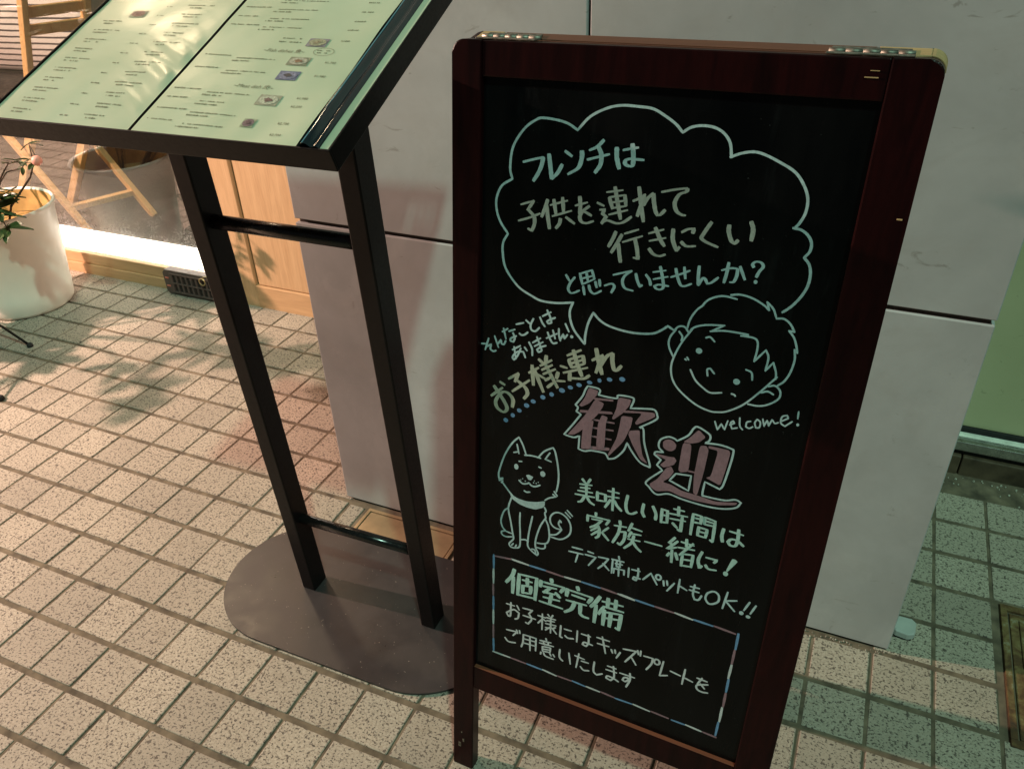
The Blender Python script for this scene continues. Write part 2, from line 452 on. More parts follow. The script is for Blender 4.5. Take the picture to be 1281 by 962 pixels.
# ------------------------------------------------------------------ marker strokes (mm on the board)
INK = [
    ('a', 'T', 5.42, 2.59, '89.1,1038.2 101.8,1042.2 113.8,1045.6|113.8,1045.6 112.0,1036.2 108.1,1026.9 102.7,1018.1|125.4,1023.0 132.1,1029.9 137.3,1039.8|120.6,1049.7 123.5,1034.0 125.4,1023.0|140.0,1054.8 148.3,1050.1|159.7,1056.6 160.2,1050.1 156.9,1038.4 144.9,1030.0|166.9,1048.1 178.2,1051.8 191.7,1056.1|184.2,1070.4 177.3,1062.9 168.6,1058.4|199.6,1063.8 200.5,1053.4 204.2,1042.0|207.1,1061.9 215.8,1064.2 223.4,1066.0|179.1,1062.0 182.6,1054.9 182.4,1044.2 176.7,1034.9|216.7,1069.0 218.6,1059.3 219.2,1047.7 215.5,1045.8 210.8,1047.5 210.9,1051.4 215.8,1053.5 222.5,1053.6 230.8,1053.7'),
    ('b', 'B', 4.91, 2.34, '88.2,989.2 104.6,995.3|85.7,969.6 99.8,975.0 112.9,981.4|104.6,995.3 96.8,983.5|97.4,984.7 105.5,976.9 106.5,968.7 103.7,959.9 98.4,961.7|121.8,998.7 119.5,990.3 115.3,977.9|120.9,991.7 123.3,977.9 125.9,965.3|125.6,992.8 146.2,1000.4|128.8,980.4 151.9,989.4|129.6,999.6 133.0,983.8|140.2,1003.1 142.5,986.2|139.0,978.7 138.1,972.8 134.0,966.9|145.6,981.3 156.6,975.2|156.3,995.9 170.5,1001.2|161.0,1006.6 162.4,996.6 162.2,986.9|163.0,988.1 166.4,990.8 176.4,986.9|173.2,997.3 165.8,990.8 162.7,984.1 164.9,978.6 171.1,977.6 179.3,981.0|182.4,1002.3 190.4,999.7|186.0,994.7 191.3,995.9 189.6,990.6 194.1,988.0 189.3,979.6|189.6,980.8 195.9,983.9 206.7,982.0 214.7,984.3 223.3,991.4|211.2,959.3 213.1,949.1 215.6,938.3|192.5,1015.2 210.7,1019.4|196.0,1009.5 200.8,997.8|195.9,1010.0 212.9,1014.2|198.2,1004.2 214.1,1008.3|199.9,998.3 215.8,1002.4|214.3,970.1 209.9,960.3 203.5,947.7|217.4,971.6 232.7,978.2|229.7,967.6 233.2,956.6 235.6,944.8|235.6,945.1 230.2,945.7|213.5,1014.3 215.8,1002.9|201.5,1021.7 205.9,1005.1 210.9,987.2|223.5,1009.0 229.2,1012.0 236.5,1017.4|245.0,975.6 261.0,982.0|246.5,967.3 264.3,973.1|246.9,958.6 252.7,953.1 259.7,951.9 266.0,954.5|197.1,990.6 218.0,998.2|207.0,972.5 204.2,964.1 199.7,954.2|215.9,961.7 238.0,971.6|228.7,1024.7 232.4,1008.2 237.4,987.8|235.6,1015.7 233.2,1006.1 229.8,993.0|245.5,1019.3 246.6,1012.1 249.5,1001.5 252.3,996.9 255.5,997.9 260.2,1003.4|251.6,983.0 258.7,970.5 264.0,963.9|277.9,960.8 280.7,965.1|235.5,1005.8 239.2,1013.4 245.2,1019.7|254.3,1022.3 267.6,1026.2 281.2,1029.3|271.7,984.0 272.5,972.4 277.9,960.8|281.3,981.9 287.9,986.1 294.1,987.2 293.3,982.4|281.9,971.2 288.2,967.3 297.9,968.7|281.5,1028.8 280.7,1025.6 273.6,1021.6 269.8,1012.6 272.5,1004.3 278.4,1000.7 282.8,1000.4|302.6,978.2 309.0,974.7 321.9,971.0|311.8,996.8 307.2,988.1 302.6,978.2|330.5,996.0 331.0,989.1 335.0,979.9 339.1,977.2 341.9,981.2|352.2,1002.5 355.5,994.5 355.4,982.7'),
    ('c', 'T', 3.74, 2.11, '150.2,912.9 155.1,906.3|161.7,911.7 156.5,904.0 154.2,896.2 157.3,891.7 161.8,892.4 168.5,896.4|167.6,917.5 171.7,904.7|167.6,916.9 182.1,923.5|171.7,904.7 186.0,913.2|169.9,911.2 184.5,917.2|172.9,902.4 175.2,892.2|179.9,904.8 182.2,898.4 187.5,895.5 195.8,900.6|182.1,923.5 186.0,913.2|175.5,920.0 178.3,908.8|187.3,910.3 189.6,903.5|192.2,913.5 193.5,905.8|198.9,907.3 207.2,911.1 210.9,908.1 207.9,900.2|208.4,921.9 220.2,926.5 230.0,930.1|230.0,930.1 222.4,923.2 220.1,915.6 223.8,908.4 233.6,906.8|235.0,927.6 237.6,919.7 241.3,913.1 243.7,915.3|246.7,928.3 251.4,923.1 253.5,916.9|254.7,932.5 268.9,936.7|255.9,924.4 272.0,929.9|262.2,940.1 265.8,929.0 268.3,917.6 265.2,913.8 260.6,913.9 257.9,916.5 262.3,919.0 268.1,919.3 274.1,919.1|275.5,929.9 285.6,935.0 295.6,940.6|279.9,940.5 282.7,931.7 287.2,923.1 291.8,922.1 299.2,926.0|289.1,943.6 291.8,930.8|305.2,947.3 305.6,936.5 306.8,925.7|306.8,925.7 310.4,933.8 313.1,934.2 316.5,929.1 320.7,930.9 327.3,937.7|336.0,955.9 335.5,944.6 334.0,933.1|329.8,946.5 339.5,950.3 346.3,950.6|346.3,950.6 346.4,943.0 344.3,935.9 340.2,934.6|348.5,953.4 355.4,939.9|o366.9,939.2,2.06,2.21|362.5,954.9 360.9,958.0 364.0,961.2 369.2,960.9 372.0,957.0 368.8,951.0 366.7,944.6'),
    ('d', 'T', 2.8, 2.52, '39.1,802.0 46.4,803.1|46.9,799.6 53.3,803.8 52.0,797.2 56.5,794.5 60.0,796.4|49.1,811.3 44.5,794.5|57.7,816.2 63.5,801.6|62.7,806.3 66.8,812.7 68.0,807.4 71.3,807.4 73.7,812.7|68.6,824.2 76.2,830.0|70.2,829.3 73.9,815.5|77.8,826.6 86.0,830.7|83.5,802.2 94.5,810.0|85.9,806.9 88.9,790.7|83.4,825.7 86.4,819.4 84.5,813.5 80.3,814.0 80.9,817.6 88.4,822.3|95.3,806.7 90.9,795.3 86.1,788.7 84.1,792.5 90.6,800.9 99.0,802.6 102.1,795.2|87.6,838.0 97.7,841.9|92.5,826.7 95.3,825.0 99.4,826.1 104.1,830.4|100.7,845.8 107.7,841.1|100.2,809.1 103.8,805.0|106.1,817.1 110.6,809.1 111.4,799.9|111.2,817.5 121.5,825.6|113.8,813.2 125.1,821.0|116.6,826.5 122.1,814.2 123.7,809.1 119.7,806.2 117.5,809.2 122.1,813.5 129.4,817.1|110.8,849.7 107.3,841.1 108.7,834.6 114.2,833.7 119.4,839.4|129.5,827.2 143.2,835.9|119.4,853.3 122.8,846.7 126.7,842.3|122.9,855.3 133.6,862.5|128.6,864.2 133.4,855.2 135.1,849.0 131.1,847.2 129.0,849.4 132.8,852.5 139.7,856.4|130.7,835.5 134.3,827.5 138.6,822.3 143.9,824.0|137.6,839.5 141.2,828.9|145.4,843.0 145.9,835.1 148.3,827.6|148.2,829.6 151.7,837.0 153.4,831.3 157.0,837.3|153.5,851.1 158.7,841.6|o162.8,835.8,2.11,2.09'),
    ('e', 'G', 5.82, 3.05, '58.4,745.1 66.7,735.2 75.2,723.8 78.4,715.6 73.4,709.5 64.3,713.6 61.4,722.0 65.3,731.9 72.5,739.5 80.6,738.4 86.7,731.0 86.1,720.1|67.0,752.9 74.0,750.1|54.7,729.6 70.9,745.0|79.5,760.1 93.2,771.0|93.2,770.8 88.7,758.1|92.9,759.9 103.9,752.6 107.1,744.6 102.5,736.5|85.3,743.2 109.1,764.6|107.9,775.0 120.8,784.9|111.9,786.4 115.0,759.2|115.4,780.9 129.4,752.5|118.4,775.9 130.1,771.9|120.6,796.7 127.3,792.5|123.1,788.2 138.2,799.0|125.7,783.1 139.4,792.6|127.8,777.6 143.8,787.8|131.0,769.5 138.6,775.5|134.6,760.4 142.4,768.6|130.8,803.7 130.3,793.9|148.0,784.5 146.1,775.7|147.0,772.4 157.8,774.2|128.6,793.5 148.3,762.8|158.6,809.7 175.9,820.5|161.0,803.9 165.4,795.2|160.5,804.4 178.4,813.6|165.9,794.7 181.8,803.5|163.5,799.6 180.1,808.6|155.0,785.4 186.1,799.0|150.5,793.8 159.3,792.8|163.7,787.3 163.7,776.9|163.7,777.3 166.2,780.2 182.0,783.1 189.5,789.2|179.1,813.8 181.7,804.2|191.5,810.3 204.6,819.8|202.6,805.3 209.1,818.7 216.2,824.8|166.2,818.5 172.0,802.8 179.8,786.0|195.4,826.5 199.5,811.4 205.4,794.5|204.0,819.0 197.6,794.8|216.5,824.5 217.1,815.1 220.0,804.4 223.8,803.9 228.9,810.6'),
    ('f', 'L', 2.79, 2.79, 'o77.2,698.1,3.51,3.18|o87.2,708.0,3.16,3.15|o96.4,717.4,3.42,2.97|o106.7,727.4,3.81,3.22|o115.8,735.5,3.62,2.90|o129.0,744.7,3.56,3.15|o140.9,751.7,3.24,3.12|o154.6,760.6,4.15,3.22|o165.7,767.3,3.55,2.64|o177.0,773.4,3.64,2.75|o190.5,779.9,3.59,2.45|o203.1,785.5,2.62,2.83|o215.8,789.6,3.49,2.67|o231.7,793.5,3.82,3.05'),
    ('g', 'P', 3.14, 2.68, 'p190.2,773.2 202.8,771.2 201.4,764.7 192.5,751.3 183.0,744.3 178.9,745.2 186.0,757.5|p198.4,760.7 223.1,763.8 223.3,761.1 198.0,757.8|p199.9,759.4 211.4,755.8 210.5,750.7 204.9,738.7 198.9,730.1 184.2,709.6 174.5,701.1 166.2,699.7 178.1,717.5 188.5,733.9|p210.2,739.3 218.2,737.8 216.4,728.1 217.6,691.9 206.2,690.3 206.0,725.4|p180.6,739.4 196.0,741.8 222.0,746.8 224.9,743.7 196.2,738.4 180.9,735.6|p186.5,716.0 200.2,730.4 198.8,706.1 199.0,686.9 186.1,683.3 186.1,702.7|199.2,717.9 226.4,720.6|199.5,705.5 224.9,707.2|200.3,729.7 226.7,731.4|p186.2,688.6 224.0,695.2 224.4,690.6 186.5,683.5|p229.1,768.4 245.7,768.9 244.0,760.3 237.4,748.9 225.6,736.1 223.5,737.7 228.0,752.2|p237.1,752.3 275.8,758.4 277.6,753.4 270.7,747.5 255.4,736.3 253.2,738.9 261.2,754.1 237.4,748.9|p235.3,744.2 250.0,745.8 248.8,732.1 241.3,708.6 223.8,682.5 222.3,683.6 231.9,710.5 234.2,728.3|p247.4,726.1 260.5,730.2 261.9,717.0 267.5,695.5 275.0,685.9 265.5,689.1 253.2,707.5 246.7,720.2|o299.2,719.2,8.36,8.02|p314.9,727.3 325.8,727.8 326.6,689.1 317.1,685.6 314.0,688.3|326.5,690.1 333.3,690.3|p331.4,749.3 340.9,741.5 334.3,732.9 325.1,728.6 315.4,728.2 322.9,736.7|p335.5,728.4 343.0,730.4 346.7,725.2 344.8,691.5 341.2,658.5 335.9,661.3 333.9,685.5|p345.9,731.2 370.1,731.6 371.9,727.3 370.2,707.4 366.9,680.9 355.5,684.7 348.5,686.9 354.0,690.7 357.8,727.5 345.8,727.7|p284.4,703.3 301.1,703.4 307.2,704.4 310.5,700.3 307.9,693.8 300.9,688.9 295.5,686.6 290.8,688.9 297.9,698.2 284.9,701.0|p299.3,687.0 305.2,690.4 309.1,684.0 304.6,673.9 296.7,665.7 308.3,664.7 321.6,659.9 339.2,659.4 364.3,656.9 390.5,663.6 388.2,659.3 367.4,652.7 340.4,650.8 320.1,651.9 306.9,655.4 290.8,649.7 282.5,653.9 280.7,657.9 290.0,668.1'),
    ('h', 'T', 2.57, 2.3, '188.7,774.6 201.3,774.3 205.2,771.8 203.3,765.8 215.1,765.5 227.3,766.6 228.9,771.1 245.4,772.3 248.9,769.0 245.6,757.2 264.2,761.1 275.3,762.4 279.5,756.6 278.7,749.5 259.5,733.7 264.8,732.7 268.2,713.0 278.3,684.7 275.3,682.3 264.6,685.9 252.8,698.7 246.3,708.5 242.6,695.9 233.1,682.9 224.1,678.6 220.7,683.9 216.7,685.8 200.5,684.6 191.1,681.4 182.7,682.4 182.7,701.8 174.7,697.5 161.4,698.4 172.1,715.2 182.5,733.1 176.1,735.9 177.7,742.0 174.1,744.7 182.6,758.8 185.8,768.7 188.7,774.6|308.1,727.9 320.2,738.8 325.4,749.8 330.4,752.8 343.0,747.5 346.3,743.0 345.1,737.2 340.8,733.7 357.7,735.8 372.1,734.2 375.2,730.3 373.6,708.4 370.2,683.3 367.0,675.9 348.1,681.0 347.5,662.6 351.4,660.9 374.5,662.2 387.0,666.9 394.3,664.8 389.3,656.0 373.9,649.6 352.1,647.1 324.4,648.1 306.2,650.6 291.3,645.3 280.6,653.3 276.5,660.4 294.8,682.0 287.1,687.8 291.2,696.3 282.3,701.7 283.7,705.7 293.0,707.6 286.6,713.7 287.4,723.8 296.0,730.3 303.4,730.2 308.1,727.9|311.9,682.2 330.7,684.5 330.1,662.4 305.1,670.4 311.9,682.2'),
    ('i', 'T', 1.99, 1.89, '348.3,765.1 352.7,754.8 356.1,763.8 360.6,756.9 362.8,769.5|365.5,764.6 370.5,768.1 368.9,771.0 366.3,767.0 368.8,760.4 374.7,763.2|375.5,776.6 377.0,766.5 380.8,762.2|388.1,775.2 384.0,772.9 383.8,766.9 387.9,766.0 391.4,768.9|394.8,779.5 392.8,774.5 394.9,768.4 398.6,770.0 398.6,776.6 394.8,779.5|400.6,781.4 403.5,772.6|403.2,773.2 405.7,781.0 408.4,774.3|408.1,774.5 410.8,783.2 414.2,779.3 417.8,781.1|420.6,783.5 427.3,789.0 425.6,792.4 420.7,789.3 420.4,781.5 425.4,778.3 432.1,786.0|436.6,799.8 437.2,790.9|o438.5,783.6,1.59,1.86'),
    ('j', 'A', 4.61, 2.71, '191.5,638.9 195.4,634.6|188.6,630.2 205.3,632.9|189.7,625.0 203.0,627.5|197.5,634.4 198.9,616.0|197.0,613.8 192.7,604.5 187.9,601.7|199.0,614.4 204.6,606.6 210.9,603.8|214.0,612.4 225.7,614.0|214.3,592.1 214.6,587.3|233.7,586.3 229.6,577.7|222.9,581.9 216.5,573.3 207.8,566.3|233.4,574.1 225.7,564.9|202.6,641.4 199.6,635.0|213.6,625.2 214.4,612.1|213.8,623.7 225.5,624.2|225.1,624.1 225.7,614.0|227.7,631.1 242.7,631.8|227.7,622.5 243.3,624.7|232.2,618.4 225.8,604.6|237.7,618.6 241.8,612.0 248.5,606.0|248.0,590.2 249.2,584.2|241.2,580.7 257.6,583.0|248.9,580.9 247.2,568.9 241.0,552.8|249.6,573.0 257.0,575.5|257.0,575.5 256.2,562.2 251.6,552.4 247.9,554.4|265.0,578.2 261.8,569.0|263.2,575.2 278.1,577.0|261.4,565.7 277.7,567.2|268.9,573.1 266.7,561.0 257.5,549.2|268.5,563.2 274.1,556.2 280.8,551.2|186.6,619.3 206.9,621.6|183.2,612.7 210.2,615.5|203.4,585.3 203.5,575.5|204.2,584.7 233.7,586.3|209.5,580.8 224.2,582.4|217.9,573.8 221.3,566.7 220.7,556.6 216.8,552.0|220.2,572.1 209.5,561.9|222.0,567.0 210.8,555.2|225.1,563.9 235.2,554.2|234.7,637.1 236.4,603.2|265.0,591.8 260.8,578.4|263.6,585.0 278.7,583.7|284.3,569.5 307.1,569.9|254.8,632.5 253.6,617.3 256.6,607.3 262.2,606.0 269.1,611.0|276.8,626.2 276.2,613.6 279.6,606.9|320.7,568.5 322.1,548.8|315.4,556.9 318.0,562.7|325.7,565.4 329.3,555.5|335.0,548.6 347.9,550.6|288.8,626.2 293.8,616.2 294.2,607.0|301.6,606.3 309.4,607.3|301.7,617.2 308.8,617.9|322.5,588.5 315.9,578.0 322.3,577.0|327.8,575.0 348.9,577.7|334.9,565.5 335.1,547.8|334.7,567.0 348.6,569.6|335.7,558.6 347.9,560.6|301.0,626.2 301.7,605.5|301.4,625.5 308.5,625.5|308.3,625.5 309.4,607.3|310.8,622.5 333.7,624.5|312.4,615.2 332.1,617.1|316.3,609.6 322.8,604.0|326.6,584.1 314.1,567.8 325.9,574.3|331.1,584.9 347.4,584.2|348.4,569.6 348.0,550.1|315.6,630.9 329.0,631.4|321.5,635.8 322.5,622.4|327.6,622.5 327.9,600.2 323.7,602.0|341.4,619.4 350.8,620.2|349.5,601.4 359.7,601.3|350.0,607.7 360.0,608.0|337.4,591.0 338.3,579.5|346.3,587.0 331.1,564.2|359.0,578.9 355.7,565.0 358.6,553.2 361.3,557.4|364.7,572.2 378.9,572.6 375.2,567.3|365.3,560.5 369.9,555.8 379.6,557.0|340.5,631.3 340.8,599.9|340.5,631.3 351.2,631.0|350.9,630.9 351.5,619.7|355.6,630.9 368.9,629.2|369.0,598.0 365.6,599.9|355.0,630.7 355.8,620.4|355.8,620.4 366.4,620.9|355.7,625.7 366.3,625.4|360.3,613.5 359.7,601.0|p396.2,580.9 400.1,581.4 403.6,578.9 393.5,559.4 391.4,560.3|o391.7,555.9,3.18,3.68|341.2,625.5 350.6,626.2|349.7,614.5 349.5,601.4|349.8,613.8 360.5,613.6|368.3,629.0 369.0,598.0|379.9,621.6 379.0,610.7 380.9,602.1|387.4,620.4 403.9,619.9|397.5,626.0 398.6,611.3 397.0,601.6 391.1,600.3 387.4,604.4 390.9,609.4 398.2,609.7 406.6,604.2'),
    ('k', 'T', 2.97, 2.83, '184.9,525.3 199.9,526.1|194.0,516.8 191.3,502.0|180.6,516.9 201.2,518.6|208.0,526.1 216.1,525.6|204.5,519.7 220.1,520.2|220.1,520.2 210.5,503.0|223.6,522.3 237.8,524.0|237.9,523.7 231.7,512.4 224.5,502.9|230.8,513.8 240.2,505.3|246.9,511.2 246.9,503.4|246.9,511.2 261.6,513.2|251.9,533.3 253.1,528.7|267.4,519.6 267.9,504.4|271.7,518.6 282.8,519.4|280.3,523.5 280.9,511.0 278.9,502.6 274.6,503.6 275.6,507.4 284.5,507.3|288.2,507.8 297.7,521.6|242.7,525.5 259.6,526.5|244.2,524.6 244.1,502.4|248.2,520.2 258.0,521.2|250.0,524.2 250.0,516.6|254.9,524.3 254.9,516.7|250.0,515.7 255.6,516.6|261.4,513.1 261.7,505.5|253.6,515.4 254.3,501.0|297.7,521.6 307.7,506.0|c308.3,518.8,3.49,4.05|315.5,515.7 317.1,507.9|320.1,517.4 321.6,510.4|330.2,517.1 322.0,501.3|336.5,526.1 336.3,503.4|337.2,515.6 347.3,511.9|356.6,524.7 356.0,509.5 359.0,501.4 364.2,502.6 367.3,510.6|351.3,520.1 363.0,520.9|350.7,514.1 363.2,514.3|379.7,522.8 374.0,517.3 372.6,508.5 377.4,502.0 383.7,503.7 389.2,510.1 388.6,518.9 384.2,523.0 379.7,522.8|398.7,528.6 395.7,501.0|398.2,514.5 411.4,519.7|399.1,513.2 411.0,502.2|o419.7,502.9,2.83,3.17|o428.6,500.3,2.94,2.53|427.2,523.5 422.1,508.4|435.4,521.1 430.6,506.0'),
    ('l', 'A', 6.82, 3.56, '98.8,454.6 95.2,441.3 85.8,426.1|97.7,440.4 97.1,410.0|113.5,430.5 113.2,416.3|113.5,430.5 127.1,433.0|113.2,417.3 126.4,419.6|106.7,449.3 105.6,409.6|105.5,448.8 135.8,451.9|112.3,440.3 127.5,441.5|120.1,446.0 120.4,432.2|126.3,433.6 126.0,421.3|140.9,412.2 177.4,412.1|135.0,451.7 133.7,411.2|145.0,441.7 166.0,444.3|145.5,431.2 163.6,433.2|146.8,422.0 171.9,424.5|106.1,410.7 135.2,413.7|157.4,459.2 158.5,453.3|182.4,430.5 212.9,432.6|141.8,450.6 140.8,439.2|141.5,448.6 178.0,450.8|178.0,450.4 172.5,440.4|204.4,413.4 210.0,410.5 217.7,410.5|157.5,442.8 146.4,430.2|164.9,436.5 172.3,430.2|159.0,430.5 156.8,412.9|197.2,460.0 199.2,454.4|182.9,450.8 181.9,437.7|182.7,449.8 220.6,449.3|190.1,442.7 209.9,442.3|195.4,432.0 191.0,417.3 180.8,407.5|203.9,431.7 204.4,413.4|220.4,448.8 214.8,437.9|227.2,439.3 226.4,406.7|241.0,421.1 263.5,425.9|231.8,455.9 226.4,444.4 219.3,432.8|235.6,449.0 265.4,451.9|237.8,440.8 267.1,441.8|238.0,439.0 231.7,424.6|239.8,435.2 239.5,407.5|239.4,431.4 264.7,436.4|263.0,408.2 258.4,409.9|249.6,433.8 249.2,408.3|243.8,457.5 243.7,441.4|255.1,458.5 255.2,441.5|264.5,436.2 263.0,408.2'),
    ('m', 'W', 3.17, 2.84, '87.9,386.2 101.2,386.7|95.2,391.0 95.2,366.7 91.9,363.4 88.4,368.8 99.8,379.3 109.1,376.3 107.8,366.0 102.9,362.0|111.2,342.7 112.2,337.1|118.1,337.6 117.9,322.5 115.4,311.7|118.1,337.6 138.9,338.6|128.9,338.3 130.2,310.6|150.6,318.7 162.8,321.1|148.3,315.6 147.7,311.3|152.4,316.4 156.0,311.0 169.1,310.4|105.3,389.3 109.3,382.2|115.2,388.4 130.7,389.9|125.4,381.0 129.9,372.2 124.6,361.2 120.4,362.4|115.8,374.2 136.3,374.8|138.9,338.6 139.2,313.6|145.5,337.5 163.3,340.3|151.3,336.0 153.2,331.9|159.4,338.6 158.0,333.0|144.9,332.3 167.7,334.7|150.1,327.5 150.6,318.7|150.1,327.5 163.1,330.2|163.1,330.2 162.8,321.1|150.4,322.6 162.6,325.4|162.1,319.8 164.8,314.9|167.8,319.3 170.5,315.5|130.7,389.9 124.6,380.7|139.9,384.1 152.0,384.3|146.6,379.1 140.6,369.8|148.2,380.7 153.2,378.0|152.6,373.9 169.3,376.1|153.0,366.3 159.4,367.1|153.2,361.5 159.3,369.0|154.9,345.5 155.9,342.0|178.3,334.0 178.4,319.1 184.0,313.5|146.9,389.8 147.6,360.1|155.6,392.4 158.1,389.7|163.5,393.8 161.4,389.1|153.5,385.8 167.9,387.0|154.6,380.5 166.5,382.6|160.6,388.7 161.5,359.2|163.3,369.7 171.0,361.3|168.7,372.9 164.2,368.1|184.4,364.1 189.3,361.4 197.9,363.5|192.8,333.5 196.3,313.1|202.4,332.8 217.5,331.7|213.1,326.8 224.1,327.4|212.4,315.5 217.5,310.8 226.0,313.2|177.0,380.3 176.8,358.9 180.5,358.5|182.8,376.0 193.8,376.8|208.3,338.5 205.6,310.3|202.9,380.7 203.2,359.6|209.4,377.7 223.3,378.0|220.0,380.4 221.2,365.5 217.9,357.4 212.3,358.8 215.1,363.9 227.5,363.5|233.0,333.8 232.9,315.9 238.1,310.4 246.6,316.4|253.1,335.1 266.1,335.2|251.5,327.5 267.5,328.1|233.0,381.2 251.9,381.8|234.6,370.5 252.0,371.8|262.0,338.2 264.6,318.8 260.0,309.7 252.9,311.3 254.8,316.2 264.1,315.6 271.7,312.6|241.0,385.6 248.0,357.2|255.9,368.3 258.3,362.7|261.4,369.8 262.7,363.7|269.5,368.6 264.6,355.9|273.2,376.9 292.3,380.7|272.6,330.4 294.5,330.9|287.2,336.2 288.4,324.1 283.9,308.1|287.5,325.6 282.2,318.2 277.5,319.0 280.0,325.0 287.4,326.6|89.4,335.4 107.2,338.0|87.4,318.4 93.6,312.9 105.4,315.4|107.2,338.0 100.7,328.2|106.2,341.6 108.4,335.5|117.6,329.4 138.4,331.4|117.1,321.1 138.0,322.8|292.3,380.7 286.1,369.4 277.9,354.6|293.9,383.3 295.7,376.5|298.5,384.4 298.7,375.1|303.6,377.3 316.6,378.4|316.6,378.4 315.6,367.6 309.5,354.3|c322.8,374.7,3.91,4.68|329.3,352.1 339.9,357.1|285.5,368.2 294.1,355.9|331.8,379.7 329.3,352.1|343.0,367.0 357.5,364.7|362.7,379.0 361.4,351.0|364.0,363.6 375.1,361.3|380.2,371.3 394.0,370.7|386.8,373.4 381.9,360.8|395.7,365.6 382.1,358.7 382.4,351.6 389.0,349.1 397.4,350.9|385.8,362.7 392.2,356.3'),
    ('n', 'L', 3.61, 3.29, '64.3,468.8 64.9,444.0|201.5,280.9 222.3,279.5|65.6,391.0 66.2,365.8|374.7,277.6 355.4,277.4|67.5,308.3 68.6,282.2|121.6,470.3 148.1,470.6|203.2,470.9 230.0,470.8|281.9,469.7 307.5,468.9|281.7,469.8 307.1,469.0|362.7,468.2 387.9,467.7|421.5,468.5 421.7,441.8|420.8,388.0 420.7,364.4|270.3,278.5 295.2,279.4|418.9,305.5 418.4,279.1|125.5,281.3 151.7,280.7'),
    ('n', 'W', 3.64, 3.31, '64.6,442.9 65.2,416.8|66.2,364.8 66.8,338.1|93.3,471.5 120.6,470.5|419.9,334.5 419.8,307.5|176.7,470.1 200.9,471.2|256.7,470.6 280.3,468.5|260.3,471.1 280.0,469.2|337.1,469.5 361.1,467.5|420.9,413.6 420.1,389.2|398.3,276.9 376.3,278.5|67.4,281.1 97.2,281.4|152.8,281.6 175.4,279.3|224.3,280.5 245.3,279.8|297.7,280.1 322.5,278.3'),
    ('n', 'P', 3.59, 3.27, '64.9,414.8 65.4,393.8|66.9,336.1 67.5,309.9|98.9,281.5 124.3,281.2|67.0,467.9 92.5,471.2|149.2,470.6 175.2,469.9|420.7,361.8 420.7,336.5|232.0,471.3 255.0,470.0|309.4,469.1 335.5,468.9|309.2,469.1 335.5,468.8|389.7,468.4 417.7,466.6|421.1,440.3 420.8,415.8|419.7,275.9 399.7,276.7|177.0,279.7 200.1,280.2|247.3,280.3 268.7,278.9|324.9,279.1 350.6,278.0'),
    ('o', 'T', 2.66, 2.41, '69.1,604.7 69.4,615.9 77.2,643.5 87.9,665.4 97.5,677.1|69.1,602.9 75.4,606.0|69.8,600.2 75.5,603.9|73.3,597.9 75.6,601.1|73.9,599.9 87.1,585.3 96.7,578.2 108.3,576.8 124.2,579.3 139.7,586.1|82.2,518.6 76.2,515.2 77.0,510.2 83.7,508.5 93.2,511.5|82.2,517.9 92.4,516.7|92.5,496.2 95.3,500.5|98.5,495.6 100.2,499.5|97.5,677.1 103.5,667.3 109.0,653.6|106.9,651.8 118.5,653.8 130.6,653.5|127.3,654.0 135.4,665.5 147.4,674.4|152.9,607.3 157.7,601.5|151.3,602.3 156.2,599.2|95.2,665.6 98.5,651.8|o134.9,629.9,3.85,4.48|128.6,639.2 132.2,638.6|o129.0,614.9,0.80,0.84|123.0,556.7 119.4,532.4 117.9,514.9 118.4,503.3 125.7,496.6 133.0,492.5|144.5,516.3 144.3,509.7 139.3,506.6 131.1,506.4|150.9,534.7 160.3,538.6 167.6,548.6|147.4,674.4 150.9,668.7 155.1,652.5 157.7,636.8 158.0,622.7 156.2,607.7|143.6,665.5 137.2,653.8|167.6,548.6 157.5,549.0 151.0,554.5 149.8,564.2 155.0,572.7 163.7,575.5 173.9,570.8 180.1,560.4 180.4,547.9 174.9,538.4 165.3,531.9 151.7,531.8|167.5,549.2 162.6,557.0 164.4,563.9 166.3,560.5|171.2,579.2 179.3,572.5|173.7,583.3 181.8,576.1|140.1,588.7 145.9,594.2 154.0,598.5|90.6,651.4 97.8,654.6|98.9,639.7 103.2,640.6|p110.2,620.5 114.3,622.7 121.3,621.0 118.0,614.6 114.1,614.4|114.9,609.7 119.5,606.3 125.1,606.7 131.7,610.9|o122.1,611.9,0.92,0.96|o126.0,612.1,0.92,0.96|o123.1,615.2,0.69,0.72|p87.2,583.8 99.0,579.3 112.8,578.6 126.4,581.6 140.2,586.6 140.5,580.5 137.9,575.9 126.9,569.3 113.2,568.7 101.6,570.7 89.8,576.4|89.7,577.7 86.1,563.9 85.8,554.8 89.9,536.8 93.5,518.4 95.1,508.4 88.8,498.3 91.4,493.1 98.6,493.6 105.5,499.4 105.2,522.4 103.9,541.4 103.9,556.8|85.6,559.3 78.8,551.3 74.5,534.4 77.2,523.5 82.2,518.6|133.0,492.5 134.5,497.0 130.0,506.0 129.9,520.4 135.1,542.8 142.2,559.2|124.4,500.7 129.1,500.4 131.1,493.8|137.2,653.8 145.9,652.2|140.1,577.3 142.7,571.8 141.2,567.6 143.3,560.1|142.3,558.5 147.4,548.2 150.0,531.2 147.8,520.1 141.1,515.8 131.9,513.9|o95.3,630.1,3.27,4.54|100.1,609.6 106.0,605.8 112.7,607.9 114.9,609.7|108.7,595.0 112.2,593.8 117.2,595.4|o105.6,613.7,0.82,0.84|o102.9,611.3,0.70,0.72|o109.7,611.0,0.93,0.96|106.3,510.9 113.2,513.3 118.6,511.9'),
